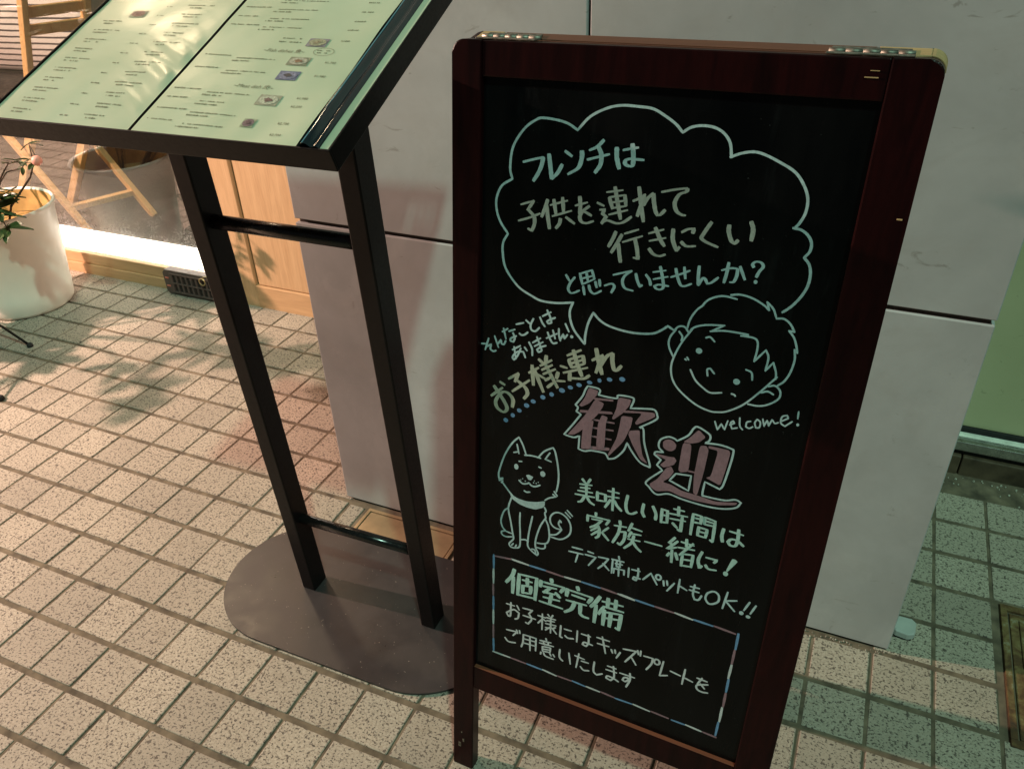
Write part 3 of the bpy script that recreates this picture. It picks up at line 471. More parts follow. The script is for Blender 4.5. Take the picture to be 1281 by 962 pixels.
    ('q', 'T', 2.34, 2.19, '301.4,873.4 303.4,885.2 309.0,896.7 315.7,903.8|304.2,867.8 308.3,875.5 321.0,881.2 342.1,884.6|308.3,875.5 297.2,854.9 290.7,836.2 288.8,821.4 292.9,806.1 303.5,793.8 322.9,781.5 339.7,776.9 349.9,777.7 360.4,781.5 376.7,794.1 392.9,814.9 403.3,830.2 407.1,835.7|o318.2,849.0,3.70,3.52|332.0,820.5 330.5,828.1 333.7,830.4 339.1,824.8|361.5,804.4 364.7,804.0 366.3,802.4|314.5,902.9 319.7,910.4 328.6,916.0 337.8,918.2 350.8,917.0|327.5,874.9 343.7,878.5 368.9,879.0|323.7,866.3 328.4,868.0 334.0,863.5|o365.0,820.5,3.88,3.70|343.5,920.6 353.3,922.7 366.9,920.8 379.7,915.2 385.7,910.5|369.0,878.5 361.2,876.0|393.5,840.3 400.3,851.7|399.9,822.5 406.9,824.9 413.3,819.4 412.9,809.9 402.9,800.4 392.5,796.3 381.4,796.0|386.0,910.3 382.3,919.2|382.3,919.2 389.9,912.7 394.5,903.5|394.9,902.5 402.5,903.6 409.8,899.2 415.7,891.0|390.1,864.6 394.2,856.4 393.5,840.3|400.3,851.7 404.9,840.6 405.9,832.4|415.7,891.0 409.9,891.3|409.9,891.3 416.2,884.6 420.5,875.2 422.6,867.6|419.3,871.3 421.5,859.2 419.6,843.8 415.1,832.1 408.9,825.3|287.4,869.2 291.9,873.9 298.4,874.4 303.9,868.2|288.8,869.5 282.9,858.2 283.2,847.3 290.2,834.5|292.7,867.9 297.0,862.6 296.6,857.1|303.6,835.8 305.2,834.7|305.7,838.4 307.7,835.5|311.4,823.9 318.9,812.0 328.7,804.5 338.0,800.2 350.6,803.1|342.1,884.6 327.5,874.6|361.2,876.0 374.1,876.3 379.7,872.9 381.0,862.7 379.9,848.8|379.9,848.8 390.1,864.6|393.2,813.1 400.2,816.3 406.8,813.9|372.8,837.3 379.4,834.9 381.5,826.1'),
    ('r', 'T', 3.03, 2.7, '76.1,1017.6 72.8,1030.1 75.8,1054.0 89.1,1074.9 103.4,1085.7 112.3,1088.2 130.4,1086.9 143.0,1083.9 153.1,1078.4|76.1,1017.6 62.7,1008.4 56.2,993.5 56.6,979.2 61.9,965.4 72.4,952.1|153.1,1078.4 166.8,1093.5 184.7,1103.2 201.0,1107.3 219.1,1107.4 235.4,1106.2 248.9,1100.2 261.2,1092.9 269.2,1085.3|269.2,1085.3 277.9,1091.2 289.9,1093.6 302.3,1092.4 312.2,1087.3 319.2,1078.4 322.3,1065.0|321.2,1065.2 331.4,1069.8 342.9,1072.4 353.4,1071.1 369.0,1065.3 386.4,1056.7 397.2,1044.6 403.1,1031.9 403.5,1018.3 399.7,1007.1 395.7,1001.2|394.5,1001.3 402.9,1000.3 410.4,995.4 414.8,988.2 414.8,979.6 410.5,972.5|410.5,972.5 416.5,966.3 419.6,957.2 419.7,945.0 416.1,933.1 409.7,921.8 404.0,914.8 399.5,910.6|72.4,952.1 66.6,941.2 66.0,928.9 70.7,908.8 87.9,888.5 106.8,879.2 120.8,874.9 141.0,875.7 162.0,880.1|161.3,879.6 158.2,868.8 159.6,857.5 165.0,845.5 174.2,835.4 180.1,829.7|180.4,830.1 180.2,841.9 182.8,857.9 188.1,871.7|188.1,871.8 196.3,864.4 206.8,859.3 224.5,856.3 243.0,856.1 262.0,859.4 272.0,865.5 278.9,871.8|278.9,872.1 286.4,868.3'),
]

# ------------------------------------------------------------------ pavement
PX, PY = 0.108, 0.11138
def gx(c): return PX * c if c <= 9 else PX * 9 + (c - 9) * 0.10966

pavement = box("pavement", (-14, 16), (-14, 1.0), (-0.20, -0.0022), M['mortar'], bevel=0)
tag(pavement, "speckled granite tile pavement with brown mortar joints", "pavement", kind="structure")

def px_of(p):
    d = p - CAM
    z = d.dot(FWD)
    if z < 0.05: return None
    return (0.5 + FPX * d.dot(RIGHT) / z, 0.5 * 0.75 + FPX * d.dot(DOWN) / z)

tile_meshes = []
for k in range(6):
    bm = bmesh.new()
    add_box(bm, (-0.5, 0.5), (-0.5, 0.5), (-0.0125, 0.0), bevel=0)
    for v in bm.verts:
        v.co.x += random.uniform(-0.006, 0.006); v.co.y += random.uniform(-0.006, 0.006)
    me = bpy.data.meshes.new("tile")
    # world-size bevel is applied after scaling, so scale now
    bmesh.ops.scale(bm, vec=(0.1015, 0.0995, 1), verts=bm.verts)
    es = [e for e in bm.edges if all(v.co.z > -0.001 for v in e.verts)] + [e for e in bm.edges if abs(e.verts[0].co.z - e.verts[1].co.z) > 0.001]
    bmesh.ops.bevel(bm, geom=es, offset=0.0022, segments=2, profile=0.6, affect='EDGES')
    bm.to_mesh(me); bm.free()
    me.materials.append(M['tile'])
    tile_meshes.append(me)

cells = []
for c in range(-32, 36):
    for r in range(-9, 22):
        x0, x1 = gx(c), gx(c + 1)
        y0, y1 = -PY * (r + 1), -PY * r
        xc, yc = (x0 + x1) / 2, (y0 + y1) / 2
        if y1 > 1.005: continue
        if xc > 0.53 and xc < 1.76 and yc > 0.20: continue          # under the wall
        if r == -2 and c in (5, 6, 7): continue                       # cover plate
        if xc > 1.965 and 0.09 < yc < 0.44: continue                  # rusty cover
        if xc > 1.70 and yc > 0.80: continue                          # doorway
        pr = px_of(Vector((xc, yc, 0)))
        inside = pr is not None and -0.03 < pr[0] < 1.03 and -0.03 < pr[1] < 0.78
        size = 0
        if inside:
            size = 1.0 / (Vector((xc, yc, 0)) - CAM).length
            # hidden behind the wall block
            d = Vector((xc, yc, 0)) - CAM
            if yc > 0.23:
                t = (0.23 - CAM.y) / d.y
                if 0.525 < CAM.x + d.x * t < 1.767: size = 0
        cells.append((size, c, r, xc, yc, x1 - x0))
cells.sort(key=lambda t: -t[0])
rest = bmesh.new()
for i, (size, c, r, xc, yc, wx) in enumerate(cells):
    z = random.uniform(-0.0008, 0.0008)
    me = tile_meshes[(c * 7 + r * 13) % 6]
    if size > 0 and i < 295:
        o = link("tile", me, None, pavement, (xc, yc, z))
        o.rotation_euler = (random.uniform(-.004, .004), random.uniform(-.004, .004), random.uniform(-.006, .006))
        o.scale = (wx / PX, 1, 1)
    else:
        n0 = len(rest.verts)
        rest.from_mesh(me)
        rest.verts.ensure_lookup_table()
        for v in rest.verts[n0:]:
            v.co.x = v.co.x * wx / PX + xc; v.co.y += yc; v.co.z += z
o = from_bm("tile_field", rest, M['tile'], pavement)
o["kind"] = "stuff"
# the cut tiles beside the cover plate
for (x0, x1, y0, y1) in ((0.5455, 0.5855, 0.1165, 0.2135), (0.862, 0.968, 0.1165, 0.2135)):
    box("tile", (x0, x1), (y0, y1), (-0.0125, 0.0002), M['tile'], pavement, bevel=0.002)

cov = empty("floor_cover", (0.725, 0.17, 0), "bronze coloured metal access cover set in the pavement at the foot of the plaster wall", "cover")
bm = bmesh.new()
for (a, b) in (((0.598, 0.853), (0.2085, 0.2165)), ((0.598, 0.853), (0.118, 0.126)), ((0.598, 0.606), (0.1262, 0.2083)), ((0.845, 0.853), (0.1262, 0.2083))):
    add_box(bm, a, b, (-0.012, 0.002), bevel=0.0008)
from_bm("cover_frame", bm, M['cover'], cov)
box("cover_plate", (0.6085, 0.8425), (0.1285, 0.2060), (-0.012, 0.0005), M['cover'], cov, bevel=0.001)

rc = empty("rusty_cover", (2.15, 0.27, 0), "heavily rusted iron inspection cover with raised panels in the pavement by the doorway", "cover")
bm = bmesh.new()
for (a, b) in (((1.972, 2.33), (0.425, 0.44)), ((1.972, 2.33), (0.097, 0.112)), ((1.972, 1.984), (0.1125, 0.4245)), ((2.318, 2.33), (0.1125, 0.4245))):
    add_box(bm, a, b, (-0.02, 0.004), bevel=0.001)
from_bm("cover_frame", bm, M['rust'], rc)
box("cover_plate", (1.988, 2.314), (0.116, 0.421), (-0.02, 0.001), M['rust'], rc, bevel=0.002)
for k in range(2):
    y0 = 0.135 + k * 0.145
    box("raised_panel", (2.004, 2.298), (y0, y0 + 0.125), (0.0005, 0.0045), M['rust'], rc, bevel=0.003)

# ------------------------------------------------------------------ plaster wall
wall = empty("plaster_wall", (1.146, 0.60, 0), "grey trowelled plaster wall block of large panels with dark joints behind the signs", "wall")
box("core", (0.531, 1.761), (0.238, 1.30), (0.012, 2.75), M['groove_wall'], wall, bevel=0)
JZ = 0.727
box("panel", (0.525, 1.767), (0.230, 1.30), (0.006, JZ - 0.0045), M['plaster'], wall, bevel=0.0015)
box("panel", (0.525, 1.1315), (0.230, 1.30), (JZ + 0.0045, 2.75), M['plaster'], wall, bevel=0.0015)
box("panel", (1.1365, 1.767), (0.230, 1.30), (JZ + 0.0045, 2.75), M['plaster'], wall, bevel=0.0015)

# ------------------------------------------------------------------ doorway in the recess on the right
dw = empty("doorway", (2.4, 0.95, 0), "olive green door panel above a metal sill and brown base tiles right of the plaster wall", "doorway")
for k in range(9):
    x0 = 1.50 + 0.2 * k + 0.0015
    box("base_tile", (x0, x0 + 0.197), (0.862, 1.00), (-0.01, 0.052), M['brown_tile'], dw, bevel=0.003)
box("gasket", (1.5, 3.3), (0.875, 1.00), (0.0525, 0.066), M['rubber'], dw, bevel=0.001)
box("sill", (1.5, 3.3), (0.866, 1.00), (0.0665, 0.0915), M['rail_metal'], dw, bevel=0.002)
box("sill_lip", (1.5, 3.3), (0.888, 1.00), (0.0917, 0.0965), M['sill_highlight'], dw, bevel=0.0015)
box("gasket", (1.5, 3.3), (0.904, 1.00), (0.0968, 0.110), M['rubber'], dw, bevel=0.001)
box("door_panel", (1.5, 3.3), (0.912, 0.96), (0.1105, 2.4), M['olive'], dw, bevel=0.001)

# ------------------------------------------------------------------ shop front on the left
shop = empty("shop_front", (-1.0, 1.0, 0), "oak framed shop window with low oak rail and oak panel beside the plaster wall", "shop front")
box("bottom_rail", (-3.2, -0.424), (0.990, 1.045), (-0.01, 0.040), M['wood_shop_h'], shop, bevel=0.002)
box("bottom_rail", (-3.2, -0.424), (0.998, 1.045), (0.0402, 0.084), M['wood_shop_h'], shop, bevel=0.003)
box("stile", (-0.4235, -0.340), (0.992, 1.05), (-0.01, 2.4), M['wood_shop'], shop, bevel=0.002)
box("groove", (-0.3395, -0.3270), (1.006, 1.05), (0.086, 2.4), M['groove'], shop, bevel=0)
box("panel", (-0.3265, 0.60), (0.997, 1.05), (0.0875, 2.4), M['wood_shop'], shop, bevel=0.002)
box("panel_rail", (-0.3395, 0.60), (0.990, 1.05), (-0.01, 0.0845), M['wood_shop_h'], shop, bevel=0.003)
box("top_rail", (-3.2, -0.424), (0.992, 1.05), (2.30, 2.40), M['wood_shop_h'], shop, bevel=0.003)
box("glass_pane", (-3.2, -0.425), (1.016, 1.022), (0.0845, 2.298), M['glass'], shop, bevel=0)

led = empty("light_strip", (-1.8, 1.04, 0.09), "glowing white light strip along the foot of the shop window", "light strip")
box("diffuser", (-3.2, -0.430), (1.027, 1.052), (0.086, 0.160), M['led'], led, bevel=0.003)
box("channel", (-3.2, -0.430), (1.0525, 1.060), (0.080, 0.150), M['rail_metal'], led, bevel=0.001)

sf = box("shop_floor", (-6, 0.5), (1.0605, 5.0), (-0.2, 0.0), M['carpet'], bevel=0)
tag(sf, "dark mottled carpet floor inside the shop window", "floor", kind="structure")
sw = box("shop_back_wall", (-6, 0.5), (5.0, 5.1), (-0.2, 3.0), M['inner_wall'], bevel=0)
tag(sw, "plain brown back wall inside the restaurant", "wall", kind="structure")

# folding chair behind the glass
chair = empty("folding_chair", (-1.65, 1.48, 0), "light wooden folding chair with crossed legs standing inside the shop window", "chair")
SX = Vector((0.17, 0.36, 0)).normalized()
def cp(x, z, s): return Vector((x, 1.30, z)) + SX * s
for s in (0.0, 0.28):
    bm = bmesh.new()
    add_bar(bm, cp(-1.490, 0.0, s), cp(-1.90, 0.525, s), 0.024, 0.046, SX)
    from_bm("leg", bm, M['wood_chair'], chair)
    bm = bmesh.new()
    s2 = s + (0.026 if s == 0 else -0.026)
    add_bar(bm, cp(-1.975, 0.0, s2), cp(-1.69, 0.41, s2), 0.024, 0.056, SX)
    from_bm("leg", bm, M['wood_chair'], chair)
    bm = bmesh.new()
    add_bar(bm, cp(-1.682, 0.385, s2), cp(-1.435, 1.05, s2), 0.024, 0.056, SX)
    from_bm("back_post", bm, M['wood_chair'], chair)
for (x, z) in ((-1.448, 1.015), (-1.474, 0.945), (-1.497, 0.880), (-1.520, 0.815)):
    bm = bmesh.new()
    add_bar(bm, cp(x, z, 0.032), cp(x, z, 0.248), 0.014, 0.042, Vector((0.93, 0, -0.35)))
    from_bm("back_slat", bm, M['wood_chair'], chair)
for k in range(5):
    x = -1.90 + 0.055 * k
    bm = bmesh.new()
    add_bar(bm, cp(x, 0.490, 0.012), cp(x, 0.490, 0.268), 0.016, 0.045, Vector((0, 0, 1)))
    from_bm("seat_slat", bm, M['wood_chair'], chair)
bm = bmesh.new()
add_bar(bm, cp(-1.572, 0.105, 0.012), cp(-1.572, 0.105, 0.268), 0.024, 0.036, Vector((0, 0, 1)))
from_bm("stretcher", bm, M['wood_chair'], chair)

# striped cushion standing behind the chair
bm = bmesh.new()
nx, nz = 16, 12
def cush(i, j, side):
    a = i / nx; b = j / nz
    e = (math.sin(math.pi * a) * math.sin(math.pi * b)) ** 0.45
    return Vector((-3.05, 1.98, 0.455)) + Vector((1.03, 0.06, 0)) * a + Vector((0, 0.10, 0.66)) * b + Vector((0.0, -0.085, 0.0)) * (e if side else -e)
grid = [[[bm.verts.new(cush(i, j, s)) for j in range(nz + 1)] for i in range(nx + 1)] for s in (0, 1)]
for s in (0, 1):
    for i in range(nx):
        for j in range(nz):
            bm.faces.new((grid[s][i][j], grid[s][i + 1][j], grid[s][i + 1][j + 1], grid[s][i][j + 1]))
bmesh.ops.remove_doubles(bm, verts=bm.verts, dist=0.0002)
cu = from_bm("cushion", bm, M['stripes'], None, smooth=True)
tag(cu, "white cushion with thin dark stripes on the bench inside the shop window", "cushion")
bench = empty("bench", (-2.5, 2.2, 0), "dark upholstered bench carrying the striped cushion inside the shop window", "bench")
box("seat", (-3.3, -1.95), (1.86, 2.40), (0.36, 0.455), M['carpet'], bench, bevel=0.02)
box("base", (-3.28, -1.97), (1.90, 2.38), (0.0, 0.36), M['carpet'], bench, bevel=0.004)

# ------------------------------------------------------------------ slotted block at the foot of the window
vent = empty("vent_block", (-0.62, 0.975, 0), "brown slotted plastic block lying against the oak window rail", "vent block")
VX0, VX1, VY0, VY1 = -0.742, -0.500, 0.958, 0.9975
bm = bmesh.new()
add_prism(bm, [(VX0 + .012, 0), (VX1 - .012, 0), (VX1, .012), (VX1, .085), (VX1 - .012, .097), (VX0 + .012, .097), (VX0, .085), (VX0, .012)],
          -VY1, -VY0 - 0.006, (Vector((0, 0, 0)), Vector((1, 0, 0)), Vector((0, 0, 1)), Vector((0, -1, 0))), 0.003)
from_bm("body", bm, M['vent'], vent)
bm = bmesh.new()
for (z0, z1) in ((0.010, 0.017), (0.046, 0.052), (0.082, 0.089)):
    add_box(bm, (VX0 + 0.035, VX1 - 0.008), (VY0, VY0 + 0.010), (z0, z1), bevel=0.002)
from_bm("bar", bm, M['vent'], vent)
for k in range(8):
    x = VX0 + 0.040 + 0.023 * k
    bm = bmesh.new()
    add_box(bm, (x, x + 0.007), (VY0 + 0.0005, VY0 + 0.0095), (0.016, 0.083), bevel=0.0015)
    from_bm("slat", bm, M['vent'], vent)
for k in range(8):
    x = VX0 + 0.0475 + 0.023 * k
    box("slot", (x, x + 0.0150), (VY0 + 0.0045, VY0 + 0.0057), (0.018, 0.081), M['vent_dark'], vent, bevel=0)
for z in (0.034, 0.066):
    box("reflector", (VX0 + 0.010, VX0 + 0.026), (VY0 + 0.0035, VY0 + 0.0065), (z - 0.003, z + 0.003), M['red_spot'], vent, bevel=0.001)
ring_pts = [Vector((-0.545 + 0.013 * math.cos(t), 0.952, 0.082 + 0.013 * math.sin(t))) for t in [2 * math.pi * k / 20 for k in range(21)]]
rg = tube("ring", ring_pts, 0.0022, M['ring'], vent, seg=6)
tube("hook", [(-0.545, 0.952, 0.094), (-0.532, 0.951, 0.104), (-0.512, 0.951, 0.108)], 0.002, M['ring'], vent, seg=6)

# ------------------------------------------------------------------ planter
def lathe(bm, prof, cx, cy, seg=48):
    rings = [[bm.verts.new((cx + r * math.cos(2 * math.pi * k / seg), cy + r * math.sin(2 * math.pi * k / seg), z)) for k in range(seg)] for r, z in prof]
    for a, b in zip(rings[:-1], rings[1:]):
        for k in range(seg):
            bm.faces.new((a[k], a[(k + 1) % seg], b[(k + 1) % seg], b[k]))
    bm.faces.new(rings[0][::-1]); bm.faces.new(rings[-1])

PCX, PCY = -1.18, 0.73
planter = empty("plant_pot", (PCX, PCY, 0), "large white plastic plant pot standing in front of the shop window", "plant pot")
bm = bmesh.new()
lathe(bm, [(0.138, 0.0), (0.147, 0.004), (0.151, 0.014), (0.158, 0.070), (0.1565, 0.073), (0.1865, 0.352), (0.192, 0.356), (0.193, 0.366), (0.189, 0.371), (0.1835, 0.366), (0.1755, 0.270)], PCX, PCY)
from_bm("pot_body", bm, M['pot'], planter, smooth=True)
bm = bmesh.new()
lathe(bm, [(0.168, 0.235), (0.1735, 0.284), (0.150, 0.292), (0.08, 0.298), (0.01, 0.296)], PCX, PCY, 36)
from_bm("soil", bm, M['soil'], planter, smooth=True)

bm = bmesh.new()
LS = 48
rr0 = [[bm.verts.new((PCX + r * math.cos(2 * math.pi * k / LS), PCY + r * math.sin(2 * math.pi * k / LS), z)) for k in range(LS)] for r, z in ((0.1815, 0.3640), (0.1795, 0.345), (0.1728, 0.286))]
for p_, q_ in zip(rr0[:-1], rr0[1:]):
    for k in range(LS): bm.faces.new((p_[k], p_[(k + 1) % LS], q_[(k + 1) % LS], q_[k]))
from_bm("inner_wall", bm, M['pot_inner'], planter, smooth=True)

plant = empty("potted_shrub", (PCX, PCY, 0.29), "small shrub with narrow green leaves and thin twigs growing in the white pot", "plant")
def leaf_mesh():
    bm = bmesh.new()
    n = 6
    rows = []
    for i in range(n + 1):
        t = i / n
        w = 0.0115 * math.sin(math.pi * (0.04 + 0.93 * t)) ** 0.8
        z = -0.010 * t * t
        rows.append([bm.verts.new((-w, 0.062 * t, z + 0.003)), bm.verts.new((0, 0.062 * t, z)), bm.verts.new((w, 0.062 * t, z + 0.003))])
    for a, b in zip(rows[:-1], rows[1:]):
        bm.faces.new((a[0], a[1], b[1], b[0])); bm.faces.new((a[1], a[2], b[2], b[1]))
    me = bpy.data.meshes.new("leaf"); bm.to_mesh(me); bm.free()
    me.materials.append(M['leaf'])
    return me
LEAF = leaf_mesh()
rnd = random.Random(3)
def leaf(at, d, size=1.0, roll=0.0):
    o = bpy.data.objects.new("leaf", LEAF)
    col.objects.link(o); o.parent = plant
    o.location = Vector(at) - plant.location
    q = Vector(d).to_track_quat('Y', 'Z')
    o.rotation_euler = (q.to_matrix() @ Matrix.Rotation(roll, 3, 'Y')).to_euler()
    o.scale = (size, size, size)
stems = [
    [(-1.12, .71, .29), (-1.006, .68, .408), (-0.86, .68, .521), (-0.822, .68, .568), (-0.812, .68, .63)],
    [(-1.14, .70, .29), (-1.05, .66, .42), (-0.984, .66, .498), (-0.936, .66, .535), (-0.852, .66, .559), (-0.809, .66, .588)],
    [(-1.15, .70, .29), (-1.04, .66, .44), (-0.978, .66, .51), (-0.912, .66, .565), (-0.856, .66, .578)],
    [(-1.14, .69, .29), (-1.08, .65, .42), (-1.02, .635, .475), (-0.965, .63, .455)],
    [(-1.13, .68, .29), (-1.06, .64, .43), (-1.0, .61, .445), (-.955, .60, .41), (-.93, .59, .375)],
    [(-1.23, .70, .29), (-1.33, .60, .50), (-1.42, .52, .72), (-1.46, .46, .95)],
    [(-1.24, .73, .29), (-1.40, .66, .55), (-1.50, .60, .85), (-1.52, .58, 1.10)],
    [(-1.20, .74, .29), (-1.36, .74, .55), (-1.46, .76, .80), (-1.60, .74, 1.0)],
    [(-1.22, .70, .29), (-1.34, .55, .44), (-1.46, .43, .60), (-1.52, .36, .78)],
]
for k, s in enumerate(stems):
    tube("twig", s, [0.0045 * (1 - 0.17 * i) for i in range(len(s))], M['twig'], plant, seg=6)
    pts = [Vector(p) for p in s]
    if k in (0, 1, 2):
        spots = [(pts[-1], 3), (pts[-2], 2)]
    elif k in (3, 4):
        spots = [(pts[-1], 9), (pts[-2], 8), ((pts[-2] + pts[-3]) / 2, 6)]
    else:
        spots = [(pts[-1], 8), ((pts[-1] + pts[-2]) / 2, 7), (pts[-2], 6), ((pts[-2] + pts[-3]) / 2, 4)]
    for p, n in spots:
        for i in range(n):
            a = rnd.uniform(0, 6.283)
            d = Vector((math.cos(a), math.sin(a), rnd.uniform(-0.5, 0.5)))
            leaf(p, d, rnd.uniform(0.5, 0.8) if k < 3 else rnd.uniform(0.9, 1.3), rnd.uniform(-0.6, 0.6))
bm = bmesh.new()
bmesh.ops.create_icosphere(bm, subdivisions=2, radius=0.016, matrix=Matrix.Translation((-0.775, .66, .588)))
from_bm("fruit", bm, M['berry'], plant, smooth=True)
tube("fruit_stalk", [(-0.776, .661, .603), (-0.812, .68, .63)], 0.0015, M['twig'], plant, seg=5)

# thin black stand beside the pot
st = empty("metal_stand", (-0.92, 0.36, 0), "thin black metal plant stand with small round feet beside the white pot", "stand")
top = Vector((-1.30, 0.31, 0.42))
for (fx, fy) in ((-0.895, 0.49), (-0.705, 0.228), (-1.62, 0.14), (-1.60, 0.55)):
    a = Vector((fx, fy, 0.006)); b = top + (Vector((fx, fy, 0)) - Vector((top.x, top.y, 0))) * 0.16
    lg = tube("leg", [a, (a + b) / 2, b], 0.0042, M['black_tube'], st, seg=8)
    bm = bmesh.new()
    lathe(bm, [(0.009, 0.0), (0.0105, 0.003), (0.009, 0.011), (0.005, 0.015)], fx, fy, 14)
    from_bm("foot", bm, M['rubber'], st, smooth=True)
tube("ring", [top + Vector((0.115 * math.cos(t), 0.095 * math.sin(t), 0)) for t in [2 * math.pi * k / 28 for k in range(29)]], 0.005, M['black_tube'], st, seg=8)

pot2 = empty("small_pot", (top.x, top.y, 0.414), "small dark pot standing on the thin black metal plant stand", "plant pot")
bm = bmesh.new()
lathe(bm, [(0.060, 0.4245), (0.064, 0.428), (0.076, 0.50), (0.081, 0.502), (0.081, 0.512), (0.074, 0.512), (0.070, 0.49), (0.01, 0.49)], top.x, top.y, 28)
from_bm("pot_body", bm, M['vent'], pot2, smooth=True)
box("tray", (top.x - 0.10, top.x + 0.10), (top.y - 0.085, top.y + 0.085), (0.4180, 0.4243), M['black_metal'], st, bevel=0.001)
shrub2 = empty("leafy_shrub", (top.x, top.y, 0.48), "bushy narrow leaved shrub growing in the small dark pot on the metal stand", "plant")
rn2 = random.Random(21)
for k in range(11):
    an = 2 * math.pi * k / 11 + rn2.uniform(-.3, .3); rad = rn2.uniform(0.16, 0.36); hh = rn2.uniform(0.08, 0.42)
    p0 = Vector((top.x, top.y, 0.48)); p3 = p0 + Vector((rad * math.cos(an), rad * math.sin(an), hh))
    p1 = p0.lerp(p3, 0.35) + Vector((0, 0, 0.07)); p2 = p0.lerp(p3, 0.7) + Vector((0, 0, 0.05))
    tube("twig", [p0, p1, p2, p3], [0.005, 0.004, 0.003, 0.0015], M['twig'], shrub2, seg=6)
    for q, n in ((p3, 6), (p2.lerp(p3, .5), 5), (p2, 5), (p1.lerp(p2, .5), 4)):
        for i in range(n):
            al = rn2.uniform(0, 6.283); d = Vector((math.cos(al), math.sin(al), rn2.uniform(-.4, .5)))
            o = bpy.data.objects.new("leaf", LEAF); col.objects.link(o); o.parent = shrub2
            o.location = q - shrub2.location
            o.rotation_euler = d.to_track_quat('Y', 'Z').to_euler(); s_ = rn2.uniform(0.9, 1.5); o.scale = (s_, s_, s_)

# small white cap on the pavement
cap = empty("door_stop", (1.794, 0.292, 0), "small white plastic door stop lying on the pavement at the wall corner", "door stop")
bm = bmesh.new()
add_prism(bm, [(1.776, 0.272), (1.800, 0.268), (1.812, 0.276), (1.814, 0.306), (1.806, 0.314), (1.782, 0.314), (1.7735, 0.306), (1.771, 0.282)], 0.0045, 0.021, bevel=0.0022, seg=1)
from_bm("cap", bm, M['white_plastic'], cap, smooth=False)
box("pad", (1.777, 1.808), (0.274, 0.309), (-0.001, 0.005), M['rubber'], cap, bevel=0.001)

# loose grit along the door sill, the wall foot and the joints
gr = random.Random(11)
bm = bmesh.new()
def pebble(x, y, s):
    z = s * 0.35
    c0 = [Vector((x + s * gr.uniform(.6, 1) * math.cos(t), y + s * gr.uniform(.6, 1) * math.sin(t), -0.001)) for t in (0.2, 1.7, 3.3, 4.8)]
    lo = [bm.verts.new(p) for p in c0]
    hi = [bm.verts.new(Vector((x, y, 0)).lerp(p, 0.6) + Vector((0, 0, z + 0.001))) for p in c0]
    bm.faces.new(hi)
    for i in range(4): bm.faces.new((lo[i], lo[(i + 1) % 4], hi[(i + 1) % 4], hi[i]))
for k in range(70): pebble(gr.uniform(1.78, 2.25), 0.852 - abs(gr.gauss(0, 0.022)), gr.uniform(0.0012, 0.0045))
for k in range(40): pebble(gr.uniform(1.58, 1.77), 0.226 - abs(gr.gauss(0, 0.006)), gr.uniform(0.0008, 0.0022))
for k in range(60): pebble(gr.uniform(-1.0, 0.5), gr.uniform(-0.4, 0.9), gr.uniform(0.0008, 0.0022))
o = from_bm("grit", bm, simple('pale_grit', (0.42, 0.40, 0.33), 0.9, var=0.5, scale=300))
tag(o, "pale loose grit scattered along the door sill and the pavement joints", "grit", kind="stuff")

# ------------------------------------------------------------------ menu stand
ms = empty("menu_stand", (0.745, -0.042, 0), "black metal menu stand with a sloping tray on two posts and a rounded base plate", "menu stand")
bm = bmesh.new()
bp = []
for k in range(33):
    t = -math.pi / 2 + math.pi * k / 32
    bp.append((0.900 + 0.172 * math.cos(t), -0.042 + 0.172 * math.sin(t)))
for k in range(33):
    t = math.pi / 2 + math.pi * k / 32
    bp.append((0.592 + 0.172 * math.cos(t), -0.042 + 0.172 * math.sin(t)))
add_prism(bm, bp, 0.0008, 0.006, bevel=0.0012, seg=2)
from_bm("base_plate", bm, M['plate'], ms)
LEAN = Vector((0.02, -0.075, 1.0))
PW, PD = 0.0315, 0.043
for (x0, y0) in ((0.601, -0.060), (0.891, -0.056)):
    f = (Vector((x0, y0, 0.0)), Vector((1, 0, 0)), Vector((0, 1, 0)), LEAN)
    post = box("post", (0, PW), (0, PD), (0.0055, 1.040), M['black_metal'], ms, f, bevel=0.0025)
for zc, r in ((0.868, 0.0115), (0.213, 0.0105)):
    c0 = Vector((0.601, -0.060, 0)) + LEAN * zc + Vector((PW - 0.002, PD * 0.5, 0))
    c1 = Vector((0.891, -0.056, 0)) + LEAN * zc + Vector((0.002, PD * 0.5, 0))
    tube("crossbar", [c0, c1], r, M['black_tube'], ms, seg=20)

TF = (Vector((1.0300, -0.3002, 1.0702)), Vector((0.99966, 0.02618, 0)), Vector((-0.02427, 0.92687, 0.37461)), Vector((0.00981, -0.37448, 0.92719)))
TW, TD = 0.512, 0.366
box("tray_lip", (-TW, 0), (0, 0.0030), (-0.028, 0), M['black_metal'], ms, TF, bevel=0.0008)
box("tray_lip", (-TW, 0), (TD - 0.003, TD), (-0.028, 0), M['black_metal'], ms, TF, bevel=0.0008)
box("tray_lip", (-0.0032, 0), (0.0032, TD - 0.0032), (-0.028, 0), M['black_metal'], ms, TF, bevel=0.0008)
box("tray_lip", (-TW, -TW + 0.0032), (0.0032, TD - 0.0032), (-0.028, 0), M['black_metal'], ms, TF, bevel=0.0008)
bm = bmesh.new()
add_box(bm, (-TW + 0.0034, -0.0034), (0.0034, 0.322), (-0.0095, -0.0062), TF)
add_box(bm, (-TW + 0.0034, -0.0034), (0.350, TD - 0.0034), (-0.0095, -0.0062), TF)
add_box(bm, (-TW + 0.0034, -0.062), (0.3222, 0.3498), (-0.0095, -0.0062), TF)
for a in (-0.054, -0.040, -0.026, -0.012):
    add_box(bm, (a, a + 0.0085), (0.3222, 0.3498), (-0.0095, -0.0062), TF)
from_bm("tray_floor", bm, M['black_metal'], ms)

